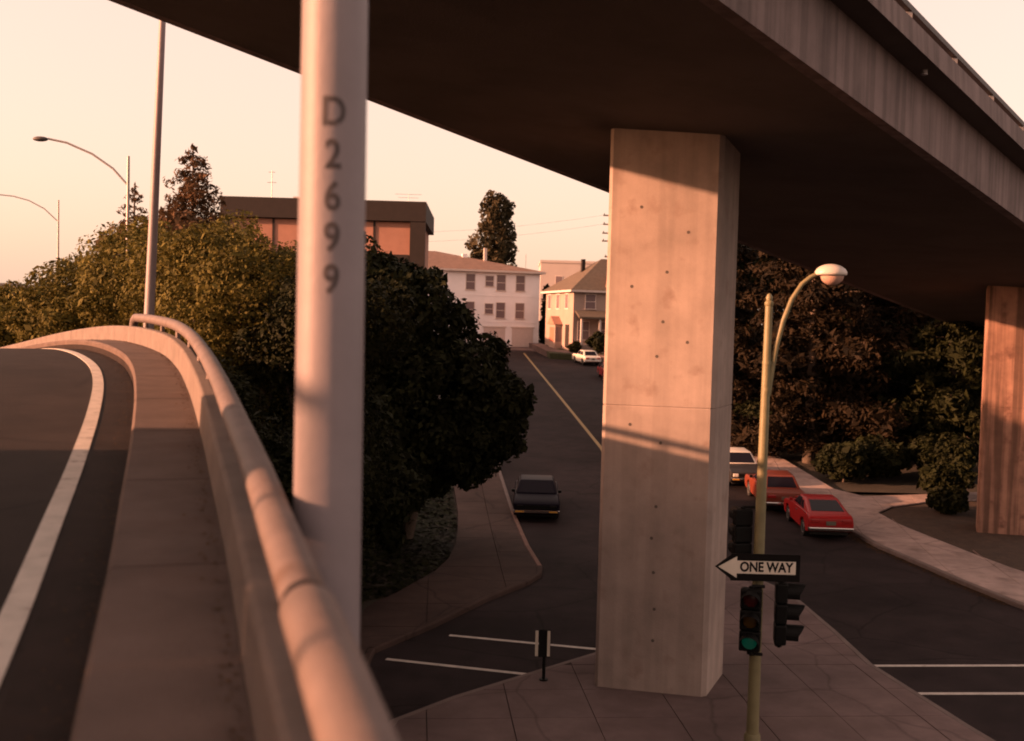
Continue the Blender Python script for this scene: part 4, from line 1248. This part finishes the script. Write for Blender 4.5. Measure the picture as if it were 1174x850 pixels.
# lawn and drive in front
lw = bed('front_lawn', [(10.6, 110.5), (15, 110.5), (15, 126), (2.6, 126), (3.9, 113.0), (9.2, 111.2)], .62, M['lawn'])
dv = bed('driveway', [(9.3, 110.6), (10.4, 110.4), (4.9, 117.5), (3.2, 127), (1.9, 127), (3.6, 115.5)], .66, M['walk'])
fp = bed('cross_pavement', [(-20, 122.2), (3.2, 122.2), (2.8, 127.8), (-20, 127.8)], .13, M['walk'])
tree('tall_hedge_shrub', 'tall dark shrub in the gap between the white and gabled houses', (4.0, 130, zg(130)), [(4.0, 130, 6.6, .85, 1, 1.7), (4.2, 130, 8.6, .75, 1, 1.7), (4.0, 130, 10.2, .55, .8, 1.4), (3.9, 130, 11.4, .3, .5, .8), (4.4, 129, 6.0, .9, 1, 1.2)], 3800, .2, 'dark', .12, None, 'shrub')
for c, r_, lab in [((9.0, 112.4, 5.75), 1.15, 'dark bush in front of the gabled house porch'), ((6.6, 114.2, 5.2), .6, 'small bush at the corner of the gabled house')]:
    tree('front_bush', lab, (c[0], c[1], zg(113) + .55), shrub_lobes(c, r_, 6), 2600, .16, 'dark', .07, 'bushes before the gabled house', 'bush')
# pale block behind
pb = tag(empty('pale_block', (6.0, 172, 5)), 'pale flat-roofed block behind the gabled house', 'building')
MB().box(-1.9, 9.5, 0, 14, -1, 12.2).build('wall', M['stucco3'], pb)
MB().box(-2.0, 9.6, -.1, 14.1, 12.2, 12.6).build('parapet', M['stucco3'], pb)
for x in (1.0, 3.6, 6.2):
    o = MB().box(x - .6, x + .6, -.04, -.002, 8.6, 10.2).build('window', M['trim'], pb)
    MB().box(x - .5, x + .5, -.052, -.042, 8.7, 10.1).build('pane', M['glass'], o)

# dark flat-roofed building on the hill
dbz = terrain(-14, 80)
db = tag(empty('flat_roofed_building', (-21.6, 80, dbz), R(1.5)), 'dark brown flat-roofed building with a terracotta wall panel above the shrubs', 'building')
BW, top = 15.0, 16.3 - dbz
MB().box(.6, BW - .4, .45, 12, -1, top - 1.5).build('wall', M['tanpanel'], db)
MB().box(0, BW, 0, 12.5, top - 1.45, top).build('roof_slab', M['brownwood'], db)
MB().box(BW - 1.15, BW - .02, .05, .44, -1, top - 1.452).build('end_fin', M['brownwood'], db)
MB().box(.61, BW - 1.2, .1, .43, -1, top - 3.9).build('balcony_front', M['brownwood'], db)
MB().box(.02, .6, .05, .44, -1, top - 1.452).build('end_fin', M['brownwood'], db)
for x in (3.8, 7.6, 11.2):
    o = MB().box(x - .08, x + .08, .39, .446, top - 3.9, top - 1.5).build('mullion', M['brownwood'], db)
MB().box(4.4, 6.0, 5, 7, top, top + .65).build('roof_hatch', M['stucco3'], db)
an = tag(empty('roof_antenna', (-19.2, 86, 16.3)), 'thin antenna on the dark flat-roofed building', 'antenna', 'roof antennas')
MB().tube([(0, 0, -.1), (0, 0, 2.7)], .035, 6).build('mast', M['steel'], an)
for z, w in ((2.6, .25), (1.8, .35)):
    MB().tube([(-w, 0, z), (w, 0, z)], .022, 6).build('element', M['steel'], an)

# utility pole by the gabled house
up_ = tag(empty('utility_pole', (10.15, 112, zg(112))), 'wooden utility pole with stacked crossarms beside the broad column', 'utility pole')
MB().tube([(0, 0, 0), (0, 0, 15.3)], [.17, .12], 12).build('pole_shaft', M['wood'], up_, smooth=True)
for z, w in ((14.9, 1.25), (14.0, 1.25), (13.1, 1.3), (12.3, 1.3), (10.7, 1.0)):
    ca = MB().box(-w, w, -.16, -.06, z - .07, z + .07).build('crossarm', M['wood'], up_)
    for x in (-.9, -.5, .5, .9):
        MB().lathe([(.035, z + .07), (.05, z + .14), (.03, z + .22)], (x * w, -.11, 0), 'z', 8).build('insulator', M['black'], ca)
MB().lathe([(.22, 11.2), (.24, 11.3), (.24, 11.95), (.15, 12.05)], (-.42, -.05, 0), 'z', 14).build('transformer', M['steel'], up_, smooth=True)
for z, x in ((15.0, -1.1), (14.1, 1.0)):
    pass

# wind-blown leaf litter along the parapet and the walk's kerb
V = []
for i in range(2600):
    s_ = random.uniform(s_at(1), s_at(30)); e_ = random.random()
    off = abs(random.gauss(0, .05)) + .015 if e_ < .55 else WW + .04 + abs(random.gauss(0, .09))
    p = Vector(on_path(s_, off, .012 if e_ < .55 else -.18)); k_ = random.uniform(.006, .016)
    a = random.uniform(0, 6.28); t = Vector((math.cos(a), math.sin(a), random.uniform(-.3, .3))) * k_; u = Vector((-math.sin(a), math.cos(a), random.uniform(-.4, .4))) * k_ * .6
    V += [p - t, p + u, p + t, p - u]
q = MB(); q.v = [tuple(v) for v in V]; q.f = [(4 * i, 4 * i + 1, 4 * i + 2, 4 * i + 3) for i in range(len(V) // 4)]
tag(q.build('leaf_litter', LEAF['bronze'], fix=False), 'dry leaf litter along the edges of the ramp safety walk', 'litter', kind='stuff')

# leaves and grit swept against the far kerb
V = []
for i in range(1800):
    k_ = random.uniform(3, 7.8); a_ = int(k_); t_ = k_ - a_
    x = lerp(rc[a_][0], rc[a_ + 1][0], t_) - abs(random.gauss(0, .16)) - .01; y = lerp(rc[a_][1], rc[a_ + 1][1], t_)
    r_ = random.uniform(.015, .045); a = random.uniform(0, 6.28)
    p = Vector((x, y, zg(y) + .018)); t = Vector((math.cos(a), math.sin(a), random.uniform(-.3, .3))) * r_; u = Vector((-math.sin(a), math.cos(a), random.uniform(-.4, .4))) * r_ * .6
    V += [p - t, p + u, p + t, p - u]
q = MB(); q.v = [tuple(v) for v in V]; q.f = [(4 * i, 4 * i + 1, 4 * i + 2, 4 * i + 3) for i in range(len(V) // 4)]
tag(q.build('gutter_litter', LEAF['bronze'], fix=False), 'dry leaves swept against the kerb beyond the bright red fastback', 'litter', kind='stuff')

# overhead wires leaving the utility pole
for zt_, xe, ye, lab in ((14.95, -34, 118, 'topmost thin overhead wire crossing behind the white house roof'), (14.05, -34, 121, 'lower thin overhead wire crossing behind the white house roof')):
    a_ = Vector((10.15 - 1.1, 112, zg(112) + zt_)); b_ = Vector((xe, ye, zg(112) + zt_ - 1.0))
    w_ = tag(empty('overhead_wire', tuple(a_)), lab, 'wire', 'overhead wires')
    MB().tube([tuple((b_ - a_) * t + Vector((0, 0, -1.6 * 4 * t * (1 - t)))) for t in [i / 16 for i in range(17)]], .008, 6).build('cable', M['black'], w_)
